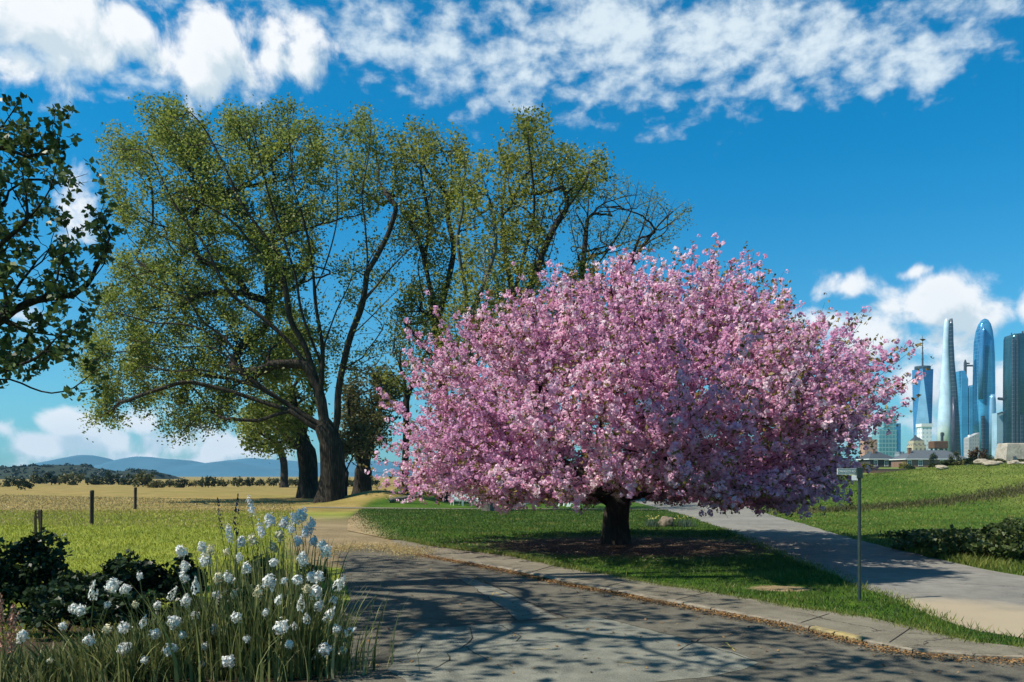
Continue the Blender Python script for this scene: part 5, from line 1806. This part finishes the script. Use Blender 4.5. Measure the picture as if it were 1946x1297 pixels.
# white garden shed glimpsed through the blossom
g = gpt(992, 72)
shed = empty('garden_shed', g, 'small white shed glimpsed through a gap in the pink blossom', 'shed')
MB().box(-1.1, 1.1, -1, 1, 0, 2.1).build('wall', M['white_paint'], shed)
MB().loft([(2.1, [(-1.3, -1.2), (1.3, -1.2), (1.3, 1.2), (-1.3, 1.2)]), (2.16, [(-1.3, -1.2), (1.3, -1.2), (1.3, 1.2), (-1.3, 1.2)]), (2.9, [(-.1, -1.0), (.1, -1.0), (.1, 1.0), (-.1, 1.0)])]).build('roof', M['dark_roof'], shed)
MB().box(-.45, .45, -1.04, -1.003, .05, 1.9).build('door', M['sign_green'], shed)
# leaning log on the mound
a = np.array(gpt(740, 52.6)); b = np.array(gpt(800, 53.4)); a[2] += .1; b[2] += .55
V, Fq = tube_np(np.linspace(a, b, 9) + rng.normal(size=(9, 3)) * .03, .16, .11, 9)
tag(mesh_np('log', V, Fq, M['bark_grey'], smooth=True), 'weathered log lying against the dry mound left of the pink tree', 'log')


# ================================================================== THE RIGHT HORIZON: HOUSES, TOWERS, ROCKS
def X_(px, Y): return (px - CX) / F * Y
def Z_(py, Y): return H + (HY - py) / F * Y


def hip_house(name, px0, px1, Y, eave_py, ridge_py, ridge0, ridge1, depth, wall_mat, roof_mat, label, chim_px, windows):
    x0, x1 = X_(px0, Y), X_(px1, Y); cx = (x0 + x1) / 2
    zb = float(terrain(cx, Y))
    root = empty(name, (cx, Y, zb), label, 'house')
    ze, zr = Z_(eave_py, Y) - zb, Z_(ridge_py, Y) - zb
    hw = (x1 - x0) / 2
    MB().box(-hw, hw, 0, depth, -.3, ze).build('wall', wall_mat, root)
    o = .45
    r0, r1 = X_(ridge0, Y) - cx, X_(ridge1, Y) - cx
    rf = MB().loft([(ze + .14, [(-hw - o, -o), (hw + o, -o), (hw + o, depth + o), (-hw - o, depth + o)]), (zr, [(r0, depth * .48), (r1, depth * .48), (r1, depth * .52), (r0, depth * .52)])]).build('roof', roof_mat, root)
    MB().box(-hw - o - .03, hw + o + .03, -o - .03, depth + o + .03, ze - .12, ze + .138).build('eaves', M['trim'], root)
    cxm = X_(chim_px, Y) - cx
    MB().box(cxm - .45, cxm + .45, depth * .30, depth * .30 + .8, ze + .3, zr + .55).box(cxm - .52, cxm + .52, depth * .30 - .07, depth * .30 + .87, zr + .552, zr + .70).build('chimney', M['brick'], rf)
    for wx in windows:
        xx = X_(wx, Y) - cx
        f = MB().box(xx - .62, xx - .50, -.06, .02, ze * .22, ze * .92).box(xx + .50, xx + .62, -.06, .02, ze * .22, ze * .92).box(xx - .50, xx + .50, -.06, .02, ze * .84, ze * .92).box(xx - .68, xx + .68, -.12, .02, ze * .17, ze * .215).box(xx - .02, xx + .02, -.05, .02, ze * .221, ze * .839).box(xx - .499, xx - .021, -.05, .02, ze * .54, ze * .57).box(xx + .021, xx + .499, -.05, .02, ze * .54, ze * .57).build('window', M['trim'], root)
        MB().box(xx - .498, xx + .498, -.03, -.005, ze * .222, ze * .838).build('pane', M['window_dark'], f)
    return root


hip_house('brick_house', 1722, 1838, 250.0, 873, 855, 1750, 1812, 10, M['brick'], M['slate'], 'low brick house with a long grey hipped roof and white eaves below the towers', 1738, (1728, 1749, 1790, 1815))
hip_house('dark_house', 1653, 1700, 262.0, 873, 857, 1668, 1678, 9, mat_noise('dark_house_wall', (.03, .03, .03), (.07, .06, .055), .6, .9), M['dark_roof'], 'dark house with a steep hipped roof at the right tip of the blossom', 1668, (1664, 1684))
# low brick garden wall
zb = lambda px, Y: float(terrain(X_(px, Y), Y))
gw = empty('garden_wall', (X_(1700, 140), 140, zb(1700, 140)), 'low brick wall running along the far edge of the right lawn', 'wall')
x0, x1 = X_(1560, 140) - X_(1700, 140), X_(1792, 140) - X_(1700, 140)
MB().box(x0, x1, 0, .3, -1.2, .62).build('brickwork', M['brick'], gw)
MB().box(x0 - .05, x1 + .05, -.05, .35, .623, .72).build('coping', M['kerb_stone'], gw)


def tower_root(name, px, Y, label, cat='skyscraper'):
    return empty(name, (X_(px, Y), Y, zb(px, Y) - .3), label, cat, None)


def local(root):
    x, y, z = root.location
    return (lambda px: X_(px, y) - x), (lambda py: Z_(py, y) - z)


def rect(cx, w, d, rz=0.0, cy=0.0):
    p = [(-w / 2, -d / 2), (w / 2, -d / 2), (w / 2, d / 2), (-w / 2, d / 2)]
    c, s = math.cos(rz), math.sin(rz)
    return [(cx + a * c - b * s, cy + a * s + b * c) for a, b in p]


def ell(cx, w, d, n=24, rz=0, cy=0, sq=1.0):
    out = []
    for k in range(n):
        a = 2 * math.pi * k / n + rz
        ca, sa = math.cos(a), math.sin(a)
        out.append((cx + w / 2 * math.copysign(abs(ca) ** sq, ca), cy + d / 2 * math.copysign(abs(sa) ** sq, sa)))
    return out


BLUE = mat_tower('blue_curtain_wall', (.045, .20, .38), (.02, .10, .20), 4.0, 3.0, .15, .45)
BLUE2 = mat_tower('bright_blue_curtain_wall', (.06, .30, .50), (.03, .17, .32), 4.0, 2.6, .15, .4, patch=(.03, .16, .32))
PALE = mat_tower('pale_glass_wall', (.36, .52, .62), (.20, .32, .42), 4.0, 3.0, .2, .3)
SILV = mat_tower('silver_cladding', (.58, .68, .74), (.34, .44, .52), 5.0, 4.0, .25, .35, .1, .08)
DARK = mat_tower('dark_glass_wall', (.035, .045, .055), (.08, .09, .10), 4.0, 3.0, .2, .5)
TEAL = mat_tower('dark_teal_wall', (.012, .055, .075), (.006, .022, .03), 4.5, 5.0, .2, .5, .10, .22, patch=(.03, .12, .15))
AQUA = mat_tower('aqua_glass_wall', (.10, .26, .29), (.24, .38, .38), 4.0, 3.2, .2, .35, .25, .2)
WHITEF = mat_facade('white_tower_facade', (.74, .78, .80), (.40, .52, .60), 3.6, 3.4, .45, .4)
BEIGE = mat_facade('beige_facade', (.46, .40, .28), (.16, .14, .11), 3.4, 3.0, .5, .45)
PINKF = mat_facade('pink_brick_facade', (.42, .25, .18), (.16, .12, .11), 3.2, 3.0, .45, .45)
GREYF = mat_facade('grey_facade', (.36, .36, .36), (.18, .20, .22), 3.4, 2.2, .55, .35)
BLOCKF = mat_facade('small_block_facade', (.24, .28, .32), (.08, .10, .13), 3.4, 3.0, .5, .5)

# chamfered tower with the mast
r = tower_root('chamfered_tower', 1753, 930, 'tall blue tower of tapering triangular glass faces with a thin mast on its flat top')
lx, lz = local(r)
w0 = lx(1773) - lx(1734); zt = lz(703)
w0 = w0 / 1.22; B = rect(0, w0 * .92, w0 * .92, math.radians(-28)); zb0, zb1 = 0, lz(840)
wt = w0 * .92 / math.sqrt(2) * 1.10
Tq = rect(0, wt * 1.12, wt * 1.12, math.radians(17))
MB().loft([(0, B), (zb1, B)]).build('base', BLUE, r)
vs = [(x, y, zb1 + .01) for x, y in B] + [(x, y, zt) for x, y in Tq]
fs = []
tb = MB()
for k in range(4):
    fs.append([k, (k + 1) % 4, 4 + k]); fs.append([(k + 1) % 4, 4 + (k + 1) % 4, 4 + k])
fs.append([4, 5, 6, 7])
FACE_L = mat_tower('painted_lit_blue_glass', (.22, .42, .60), (.14, .30, .46), 4.0, 3.0, .2, .3)
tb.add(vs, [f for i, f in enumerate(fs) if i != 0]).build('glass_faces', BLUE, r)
MB().add([vs[i] for i in fs[0]], [[0, 1, 2]]).build('painted_lit_face', FACE_L, r)  # paler glass on this one facet puts its sunlit look into the colour
MB().cone([(zt + .02, wt * .62), (lz(697), wt * .62)], 20).build('parapet', DARK, r)
mast = MB().cone([(lz(697) - .5, 1.1), (lz(680), .9), (lz(660), .6), (lz(638), .2)], 8).build('mast', M['dark_steel'], r)
MB().cone([(lz(683), 1.6), (lz(682.2), 1.6)], 10).cone([(lz(672), 1.4), (lz(671.2), 1.4)], 10).cone([(lz(662), 1.2), (lz(661.3), 1.2)], 10).cone([(lz(654), 1.0), (lz(653.4), 1.0)], 10).build('mast_rings', M['dark_steel'], mast)

# white tower and ornate block in front of it
r = tower_root('white_tower', 1756, 700, 'plain white high-rise standing in front of the chamfered blue tower'); lx, lz = local(r)
MB().loft([(0, rect(0, lx(1765) - lx(1747), 9)), (lz(812), rect(0, lx(1765) - lx(1747), 9))]).build('wall', WHITEF, r)
MB().loft([(lz(812) + .01, rect(0, lx(1766.5) - lx(1745.5), 10)), (lz(806), rect(0, lx(1766.5) - lx(1745.5), 10))]).build('crown_band', M['trim'], r)
r = tower_root('ornate_building', 1741, 560, 'beige stepped building with a small pointed top left of the white high-rise'); lx, lz = local(r)
W0 = lx(1753) - lx(1729)
MB().loft([(0, rect(0, W0, 9)), (lz(846), rect(0, W0, 9))]).loft([(lz(846) + .01, rect(0, W0 * .84, 7.5)), (lz(838), rect(0, W0 * .84, 7.5))]).build('wall', BEIGE, r)
MB().loft([(lz(838) + .01, rect(0, W0 * .74, 6)), (lz(833), rect(0, W0 * .4, 3)), (lz(831), rect(-.6, W0 * .2, 1.5)), (lz(827), rect(-.9, .3, .3))]).build('roof', M['dark_roof'], r)

# teal glass building with setbacks at the blossom's right end
r = tower_root('aqua_tower', 1684, 760, 'aqua glass tower with set-back top, half behind the right tip of the blossom'); lx, lz = local(r)
MB().loft([(0, rect(lx(1680), lx(1696) - lx(1663), 16)), (lz(818), rect(lx(1680), lx(1696) - lx(1663), 16))]).loft([(lz(818) + .01, rect(lx(1685), lx(1697) - lx(1673), 13)), (lz(792), rect(lx(1685), lx(1697) - lx(1673), 13))]).loft([(lz(792) + .01, rect(lx(1686), lx(1694) - lx(1678), 10)), (lz(776), rect(lx(1686), lx(1692) - lx(1680), 8))]).build('glass_wall', AQUA, r)
MB().loft([(0, rect(lx(1700), lx(1705) - lx(1696.2), 15)), (lz(806), rect(lx(1700), lx(1705) - lx(1696.2), 15))]).build('side_wing', BLUE, r)
r = tower_root('pink_apartment_tower', 1650, 600, 'pinkish brick apartment tower mostly hidden by the blossom tip'); lx, lz = local(r)
MB().loft([(0, rect(0, lx(1662) - lx(1638), 9)), (lz(836), rect(0, lx(1662) - lx(1638), 9))]).build('wall', PINKF, r)
MB().loft([(lz(836) + .01, rect(.5, 3, 3)), (lz(831), rect(.5, 3, 3))]).build('roof_hut', M['brick'], r)
r = tower_root('small_city_block', 1713, 640, 'small grey-blue city block between the two hipped roofs'); lx, lz = local(r)
MB().loft([(0, rect(lx(1709), lx(1714) - lx(1704.5), 8)), (lz(859), rect(lx(1709), lx(1714) - lx(1704.5), 8))]).loft([(0, rect(lx(1717), lx(1721) - lx(1714.2), 7)), (lz(863), rect(lx(1717), lx(1721) - lx(1714.2), 7))]).build('wall', BLOCKF, r)
MB().bar((lx(1709), 0, lz(859)), (lx(1709), 0, lz(855)), .5).build('roof_aerial', M['dark_steel'], r)

# curved silver tower
r = tower_root('curved_silver_tower', 1798, 850, 'slender curved tower, gleaming white on the left and dark on the right'); lx, lz = local(r)
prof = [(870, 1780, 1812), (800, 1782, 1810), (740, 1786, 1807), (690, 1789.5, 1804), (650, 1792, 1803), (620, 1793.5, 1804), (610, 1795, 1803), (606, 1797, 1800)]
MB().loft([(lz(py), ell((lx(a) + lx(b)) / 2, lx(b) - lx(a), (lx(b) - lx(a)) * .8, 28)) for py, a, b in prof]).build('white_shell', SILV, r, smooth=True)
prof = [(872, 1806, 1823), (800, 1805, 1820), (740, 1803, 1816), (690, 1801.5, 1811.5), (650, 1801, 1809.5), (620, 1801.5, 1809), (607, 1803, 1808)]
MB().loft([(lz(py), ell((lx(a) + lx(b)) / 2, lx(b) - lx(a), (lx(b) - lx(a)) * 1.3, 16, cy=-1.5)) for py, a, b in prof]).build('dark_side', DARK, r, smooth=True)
MB().loft([(lz(868), ell(lx(1803), 4.2, 4, 12, cy=-9)), (lz(800), ell(lx(1803.5), 3.4, 4, 12, cy=-8.5)), (lz(756), ell(lx(1804), 1.6, 2, 12, cy=-7.5))]).build('pointed_fin', mat_noise('dark_violet_panel', (.035, .03, .05), (.09, .08, .11), .1, .3), r, smooth=True)

# stepped blue tower with a dark mast
r = tower_root('stepped_blue_tower', 1836, 900, 'stepped blue glass tower with a dark vertical mast, between the two tallest towers'); lx, lz = local(r)
MB().loft([(0, rect(lx(1827), lx(1833) - lx(1821), 14)), (lz(722), rect(lx(1827), lx(1833) - lx(1821), 14)), (lz(706), rect(lx(1824.5), lx(1828) - lx(1821.4), 12))]).build('low_shaft', BLUE2, r)
MB().loft([(0, rect(lx(1844), lx(1853) - lx(1835), 16)), (lz(738), rect(lx(1844), lx(1853) - lx(1835), 16)), (lz(733), rect(lx(1848), lx(1853) - lx(1843), 12))]).build('glass_shaft', BLUE2, r)
ms = MB().loft([(0, rect(lx(1834), 2.2, 3)), (lz(690), rect(lx(1834), 2.0, 3)), (lz(684), rect(lx(1834), .8, 1))]).build('mast', M['dark_steel'], r)
MB().box(lx(1836), lx(1853), -.8, .8, lz(697), lz(694)).box(lx(1836), lx(1842), -.6, .6, lz(692.5), lz(690)).build('mast_arm', M['dark_steel'], ms)

# rounded tower
r = tower_root('rounded_blue_tower', 1869, 860, 'tallest blue glass tower with a smoothly rounded top'); lx, lz = local(r)
prof = [(876, 1852, 1887), (800, 1851, 1887.5), (740, 1851, 1888), (680, 1852, 1887.5), (650, 1853, 1886), (630, 1856, 1884), (617, 1860, 1881), (609, 1865, 1877), (606.5, 1869, 1873)]
MB().loft([(lz(py), ell((lx(a) + lx(b)) / 2, lx(b) - lx(a), (lx(b) - lx(a)) * .8, 28, sq=.75)) for py, a, b in prof]).build('glass_shell', BLUE2, r, smooth=True)
prof = [(760, 1852, 1862), (700, 1852, 1863), (660, 1853, 1864), (635, 1856, 1863), (622, 1859.5, 1862)]
MB().loft([(lz(py), ell((lx(a) + lx(b)) / 2, lx(b) - lx(a), 6, 12, cy=-7.2)) for py, a, b in prof]).build('curved_panel', BLUE, r, smooth=True)
MB().loft([(lz(py), rect(lx(px), 2.6, 3, 0, -9.5)) for py, px in ((874, 1858), (800, 1857.5), (792, 1857.5))]).build('dark_slot', DARK, r)
prof = [(874, 1869, 1884), (800, 1870, 1883), (760, 1871, 1882), (752, 1873, 1880)]
MB().loft([(lz(py), ell((lx(a) + lx(b)) / 2, lx(b) - lx(a), 4, 12, cy=-9.2)) for py, a, b in prof]).build('pale_panel', FACE_L, r, smooth=True)
# grey block at their feet
r = tower_root('grey_block', 1846, 720, 'pale grey slanted-top block at the foot of the stepped blue tower'); lx, lz = local(r)
w = lx(1856) - lx(1836)
MB().add([(-w / 2, -4, 0), (w / 2, -4, 0), (w / 2, 4, 0), (-w / 2, 4, 0), (-w / 2, -4, lz(833)), (w / 2, -4, lz(823)), (w / 2, 4, lz(823)), (-w / 2, 4, lz(833))], [[0, 1, 5, 4], [1, 2, 6, 5], [2, 3, 7, 6], [3, 0, 4, 7], [4, 5, 6, 7], [0, 3, 2, 1]]).build('wall', GREYF, r)
MB().box(-w * .3, -w * .05, -2, 1, lz(831), lz(827)).build('roof_hut', M['trim'], r)
# pale narrow block with pipe-like arch
r = tower_root('pale_narrow_tower', 1896, 830, 'narrow pale blue tower wrapped by a dark bent frame'); lx, lz = local(r)
MB().loft([(0, rect(0, lx(1903) - lx(1889), 9)), (lz(786), rect(0, lx(1903) - lx(1889), 9))]).build('glass_wall', PALE, r)
pb = [(lx(1906), -6, 0), (lx(1906), -6, lz(776)), (lx(1904.5), -6, lz(765)), (lx(1900), -6, lz(760)), (lx(1890), -6, lz(759))]
V, Fq = tube_np(np.array([np.array(p) for p in pb]), 1.7, 1.5, 8)
mesh_np('bent_frame', V, Fq, M['dark_steel'], r, smooth=True)
V, Fq = tube_np(np.array([(lx(1905), -6, lz(787)), (lx(1896), -6, lz(785)), (lx(1889), -6, lz(788))], dtype=float), 1.0, .8, 8)
mesh_np('cross_tube', V, Fq, M['dark_steel'], r, smooth=True)
# dark teal tower at the right edge
r = tower_root('dark_teal_tower', 1934, 820, 'dark teal tower with vertical stripes cut by the right picture edge'); lx, lz = local(r)
MB().loft([(lz(py), ell((lx(a) + lx(b)) / 2, lx(b) - lx(a), 20, 28, sq=.5)) for py, a, b in [(878, 1911, 1960), (700, 1912, 1960), (645, 1913, 1959), (639, 1915, 1957), (637, 1920, 1950)]]).build('glass_shell', TEAL, r, smooth=True)
for px, t0, w in ((1914, 645, 1.6), (1921, 640, 1.2), (1929, 790, 3.0), (1940, 640, 2.2), (1948, 640, 1.4)):
    MB().loft([(.1, rect(lx(px), w, 2.2, 0, -9.6)), (lz(t0), rect(lx(px), w, 2.2, 0, -9.6))]).build('vertical_fin', DARK, r)
MB().bar((lx(1922), 0, lz(638)), (lx(1922), 0, lz(633)), .7).bar((lx(1928), 0, lz(638)), (lx(1928), 0, lz(634)), .5).bar((lx(1943), 0, lz(638)), (lx(1943), 0, lz(630)), 1.2).build('roof_aerials', M['dark_steel'], r)
# brown tank on legs
r = tower_root('water_tank', 1782, 420, 'brown rusty tank raised on legs above the brick house roof', 'water tank'); lx, lz = local(r)
MB().box(lx(1769), lx(1796), -3, 3, lz(853), lz(839), 0).build('tank', M['rust'], r, bevel=.25)
for px in (1774, 1783, 1794):
    MB().bar((lx(px), -2, 0), (lx(px), -2, lz(853.2)), .8).build('leg', M['dark_steel'], r)
    MB().bar((lx(px), 2, 0), (lx(px), 2, lz(853.2)), .8).build('leg', M['dark_steel'], r)
MB().bar((lx(1790), 0, lz(839.2)), (lx(1790), 0, lz(822)), 1.0).bar((lx(1788), 0, lz(826)), (lx(1793), 0, lz(826)), 1.4, 1.6).build('vent_pipe', M['dark_steel'], r)
# pale stone block
r = empty('stone_block', (X_(1922, 190), 190, zb(1922, 190) - .2), 'pale rough stone blockhouse with sloping sides at the right edge', 'building'); lx, lz = local(r)
w0, w1 = lx(1948) - lx(1897), lx(1940) - lx(1903)
MB().loft([(0, rect(0, w0, 5)), (lz(848), rect(0, w1 * 1.03, 4)), (lz(843), rect(0, w1 * .98, 3.8))]).build('wall', mat_noise('rough_stone_wall', (.24, .21, .17), (.50, .45, .38), .45, .95, 0, .15), r, bevel=.15)
MB().loft([(.2, rect(lx(1916), .9, .4, 0, -2.42)), (lz(868), rect(lx(1916), .7, .4, 0, -2.25))]).build('doorway', M['window_dark'], r)

# shrubs and rocks along the lawn's far edge
FG = 'shrubs along the far edge of the right lawn'
for nm, px, Y, rpx, hpx, mt, lab in (('bush', 1719, 150, 12, 20, 'yellow_leaf', 'yellow-green bush left of the brick house'), ('bush', 1728, 137, 12, 16, 'shrub_leaf', 'small black-green bush in front of the brick wall'),
                                     ('bush', 1800, 67, 18, 14, 'far_leaf', 'olive bush at the right end of the brick house'), ('bush', 1826, 66, 18, 15, 'far_leaf_pale', 'pale olive bush among the rocks right of the brick house'),
                                     ('bush', 1845, 65, 15, 18, 'shrub_leaf', 'blackish bush at the foot of the rounded tower'), ('bush', 1775, 70, 14, 11, 'far_leaf', 'low olive bush under the brick house windows'),
                                     ('bush', 1890, 64, 20, 10, 'far_leaf_pale', 'low pale bush left of the stone blockhouse'), ('bush', 1935, 64, 18, 9, 'far_leaf', 'dark low bush at the foot of the stone blockhouse'),
                                     ('bush', 1610, 160, 22, 20, 'yellow_leaf', 'yellow-green bush under the right tip of the blossom'), ('bush', 1650, 165, 18, 16, 'yellow_leaf', 'small yellow-green bush before the dark house'),
                                     ('small_tree', 1772, 235, 10, 30, 'far_leaf', 'rounded tree at the left foot of the curved silver tower'), ('small_tree', 1815, 215, 13, 34, 'dull_leaf', 'dull tree rising behind the right end of the brick house'), ('small_tree', 1880, 210, 12, 28, 'far_leaf', 'dark tree at the right foot of the rounded tower'), ('small_tree', 1900, 230, 10, 36, 'dull_leaf', 'small dull tree beside the stone blockhouse'), ('bush', 1560, 170, 30, 24, 'far_leaf', 'dark green bush behind the lower right blossom'), ('bush', 1500, 170, 30, 26, 'far_leaf', 'large dark bush hidden behind the right side of the blossom')):
    g = gpt(px, Y)
    rr = rpx / F * Y; hh = hpx / F * Y
    shrub(nm, g, (rr, rr * .8, hh * .52), 900, M[mt], lab, 'tree' if nm == 'small_tree' else 'bush', (rr * .12, rr * .26), 14, FG)
g = gpt(1858, 68)
shrub('brown_bush', g, (.8, .7, .95), 900, mat_leaf('brown_leaves', [(0, (.05, .03, .015)), (1, (.17, .11, .06))], .2), 'taller brownish bush rising in front of the rounded tower', 'bush', (.1, .22), 14)
for i, (px, py, Y, rw, lab) in enumerate(((1791, 893, 60, .42, 'pale rounded rock on the lawn edge below the brick house'), (1785, 889, 63, .3, 'smaller pale rock just behind the rounded one'), (1897, 888, 60, .35, 'pale rock on the lawn edge below the rounded tower'),
                                          (1926, 882, 59, .42, 'pale flat rock in front of the stone blockhouse'), (1866, 886, 61, .65, 'long sandy boulder below the brownish bush'), (1882, 889, 59, .55, 'low sandy boulder sloping down to the lawn'), (1944, 881, 58, .3, 'pale rock at the right edge of the lawn'))):
    g = gpt(px, Y)
    boulder('boulder', (g[0], g[1], g[2] + rw * .25), (rw, rw * .8, rw * .45), M['pale_rock'], lab, 'rock', seed=10 + i, group='pale rocks along the lawn edge')

# ================================================================== GRASS, LITTER
def ground_blades(name, poly, n, h, wdt, mat, z0=0.0, zf=None, lean=.6, reject=None, tint_noise=.5, sink=0.0, near_bias=1.0, segs=2):
    q = sample_poly(poly, n)
    if near_bias:
        y0 = np.min(np.array(poly)[:, 1])
        q = q[rng.uniform(0, 1, len(q)) < (y0 / q[:, 1]) ** near_bias]
    if reject is not None: q = q[~reject(q[:, 0], q[:, 1])]
    z = np.full(len(q), z0) + (terrain(q[:, 0], q[:, 1]) if zf else 0)
    P = np.stack([q[:, 0], q[:, 1], z - .005], 1)
    nn = clump_noise(P, .9, 6.0)
    hh = rng.uniform(*h, len(P)) * (1 + .5 * nn)
    wd = rng.uniform(*wdt, len(P)) * np.maximum(1, P[:, 1] / 16)
    V, Fq, sg = blades(P, hh, wd, None, lean, segs)
    tn = np.clip(.45 + tint_noise * nn + rng.uniform(-.3, .3, len(P)), 0, 1)
    o = mesh_np(name, V, Fq, mat, tint=np.repeat(tn, sg))
    return tag(o, kind='stuff')


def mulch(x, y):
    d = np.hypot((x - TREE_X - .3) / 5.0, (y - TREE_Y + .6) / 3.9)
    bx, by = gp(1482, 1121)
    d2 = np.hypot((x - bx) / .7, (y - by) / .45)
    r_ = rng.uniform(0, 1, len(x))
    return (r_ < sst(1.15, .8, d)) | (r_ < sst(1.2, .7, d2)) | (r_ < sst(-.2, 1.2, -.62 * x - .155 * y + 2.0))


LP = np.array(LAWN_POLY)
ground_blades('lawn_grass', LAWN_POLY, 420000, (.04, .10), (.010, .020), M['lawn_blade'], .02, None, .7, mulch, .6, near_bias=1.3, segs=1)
# ragged fringe hanging over the paving
fr = np.vstack([lawn_w[rng.integers(0, len(lawn_w), 9000)] + rng.normal(size=(9000, 2)) * (.09, .09), np.array(r2l)[rng.integers(0, len(r2l), 7000)] + rng.normal(size=(7000, 2)) * (.12, .2)])
fr = fr[(fr[:, 1] < 30) & (fr[:, 1] > 8.5)]
P = np.column_stack([fr, np.full(len(fr), .03)])
V, Fq, sg = blades(P, rng.uniform(.04, .12, len(P)), rng.uniform(.01, .022, len(P)), None, .9, 1)
tag(mesh_np('grass_fringe', V, Fq, M['lawn_blade_olive'], tint=np.repeat(rng.uniform(0, 1, len(P)), sg)), kind='stuff')
RP = [tuple(p) for p in r2r[::-1] if p[1] < 70] + [(30, 70), (44, 62), (32, 45), (20, 28), (12.5, 16)]
ground_blades('right_lawn_grass', RP, 260000, (.04, .10), (.012, .024), M['lawn_blade_olive'], 0, True, .7, None, .5, near_bias=1.2, segs=1)
ground_blades('rough_grass', [tuple(p) for p in r2r[::-1] if p[1] < 22] + [(13, 22), (16, 24), (16.5, 24), (14, 17)], 9000, (.10, .26), (.016, .03), M['lawn_blade_olive'], 0, True, .7, None, .5, near_bias=0)
FP = [(-1.9, 9.6), (-3.2, 14.5), (-5.8, 24), (-8.6, 34), (-12, 46), (-32, 46), (-22, 32), (-14.5, 21), (-8.3, 12), (-6.6, 9.6)]


def on_path(x, y):
    return rng.uniform(0, 1, len(x)) < (1 - sst(1.2, 2.4, dist_line(x, y, PATH_C)))


ground_blades('field_grass', FP, 200000, (.04, .12), (.012, .024), M['field_blade'], 0, None, .7, on_path, .5, near_bias=1.25, segs=1)
ground_blades('dry_grass', [(-6, 30), (-9, 40), (-15, 60), (-60, 90), (-40, 60), (-21, 32)], 26000, (.05, .14), (.015, .03), M['straw'], 0, True, .7, on_path, .5, near_bias=1.0, segs=1)
# rougher, darker grass standing in for a tree-shadow streak across the right lawn
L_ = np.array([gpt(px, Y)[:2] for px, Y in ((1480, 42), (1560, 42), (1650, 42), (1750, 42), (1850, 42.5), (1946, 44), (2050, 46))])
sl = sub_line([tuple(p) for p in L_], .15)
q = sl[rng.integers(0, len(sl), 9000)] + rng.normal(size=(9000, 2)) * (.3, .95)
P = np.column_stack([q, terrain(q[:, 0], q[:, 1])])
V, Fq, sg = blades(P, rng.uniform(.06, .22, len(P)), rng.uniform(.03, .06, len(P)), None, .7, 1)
M['streak_blade'] = mat_leaf('shadow_streak_blades', [(0, (.03, .04, .012)), (.6, (.07, .07, .025)), (1, (.16, .13, .055))], .2)
tag(mesh_np('shadow_streak_grass', V, Fq, M['streak_blade'], tint=np.repeat(rng.uniform(0, 1, len(P)), sg)), kind='stuff')


def litter(name, P, size, mat, asp=.7):
    V, Fq = leaf_quads(P, size, np.tile([0, 0, 1.0], (len(P), 1)), .45, asp, .08)
    tag(mesh_np(name, V, Fq, mat, tint=rng.uniform(0, 1, len(P))), kind='stuff')


# leaves blown against the kerb and scattered on the road
kl = np.array([p for p in kerb_w if 7.5 < p[1] < 20])
kd = np.gradient(kl, axis=0); kn = np.stack([-kd[:, 1], kd[:, 0]], 1); kn /= np.linalg.norm(kn, axis=1, keepdims=True)
kn = np.where((kn.sum(1) > 0)[:, None], -kn, kn)
i = rng.integers(0, len(kl), 9000)
wamp = np.array([.6 + .5 * abs(mnoise.noise(Vector((p[0] * 1.1, p[1] * 1.1, 2)))) for p in kl])
off = np.abs(rng.normal(size=9000)) * .17 * wamp[i] + .05
kt = np.stack([kn[:, 1], -kn[:, 0]], 1)
q = kl[i] + kn[i] * off[:, None] + rng.normal(size=(9000, 2)) * .05 + kt[i] * rng.uniform(-.5, .5, (9000, 1))
fe = np.array([gp(*q) for q in ((632, 1048), (668, 1040), (700, 1040), (735, 1042), (770, 1047), (800, 1054))])
fl = sub_line([tuple(p) for p in fe], .1)
q2 = fl[rng.integers(0, len(fl), 2600)] + rng.normal(size=(2600, 2)) * (.25, .7)
litter('path_litter', np.column_stack([q2, .02 + rng.uniform(0, .02, len(q2))]), rng.uniform(.02, .06, len(q2)), M['straw'])
P = np.column_stack([fl[rng.integers(0, len(fl), 2500)] + rng.normal(size=(2500, 2)) * (.3, .8), np.zeros(2500)])
V, Fq, sg = blades(P, rng.uniform(.03, .09, len(P)), .02, None, .9, 1)
tag(mesh_np('path_grass', V, Fq, M['straw'], tint=np.repeat(rng.uniform(0, 1, len(P)), sg)), kind='stuff')
litter('leaf_litter', np.column_stack([q, .02 + rng.uniform(0, .03, len(q))]), rng.uniform(.015, .045, len(q)), M['litter'])
q = sample_poly([(-2, 8), (5, 8), (2.5, 13), (-1.5, 19.5), (-4, 20)], 500)
litter('scattered_leaves', np.column_stack([q, np.full(len(q), .024)]), rng.uniform(.02, .06, len(q)), M['litter'])
a_ = rng.uniform(0, 6.28, 5200); rr = np.sqrt(rng.uniform(0, 1, 5200))
q = np.column_stack([TREE_X + .3 + np.cos(a_) * rr * 5.6, TREE_Y - .6 + np.sin(a_) * rr * 4.4])
litter('fallen_petals', np.column_stack([q, np.full(len(q), .04)]), rng.uniform(.02, .05, len(q)), M['petal_litter'])

# ================================================================== HAZE
hm, t = new_mat('haze')
pv = t.n('ShaderNodeVolumePrincipled')
pv.inputs['Color'].default_value = (.28, .66, 1.0, 1)
pv.inputs['Density'].default_value = .00012
pv.inputs['Anisotropy'].default_value = .1
out = t.n('ShaderNodeOutputMaterial')
t.nt.links.new(pv.outputs[0], out.inputs['Volume'])
hz = MB().box(-4400, 4400, -80, 4100, -4, 215).build('haze', hm)
tag(hz, kind='stuff')
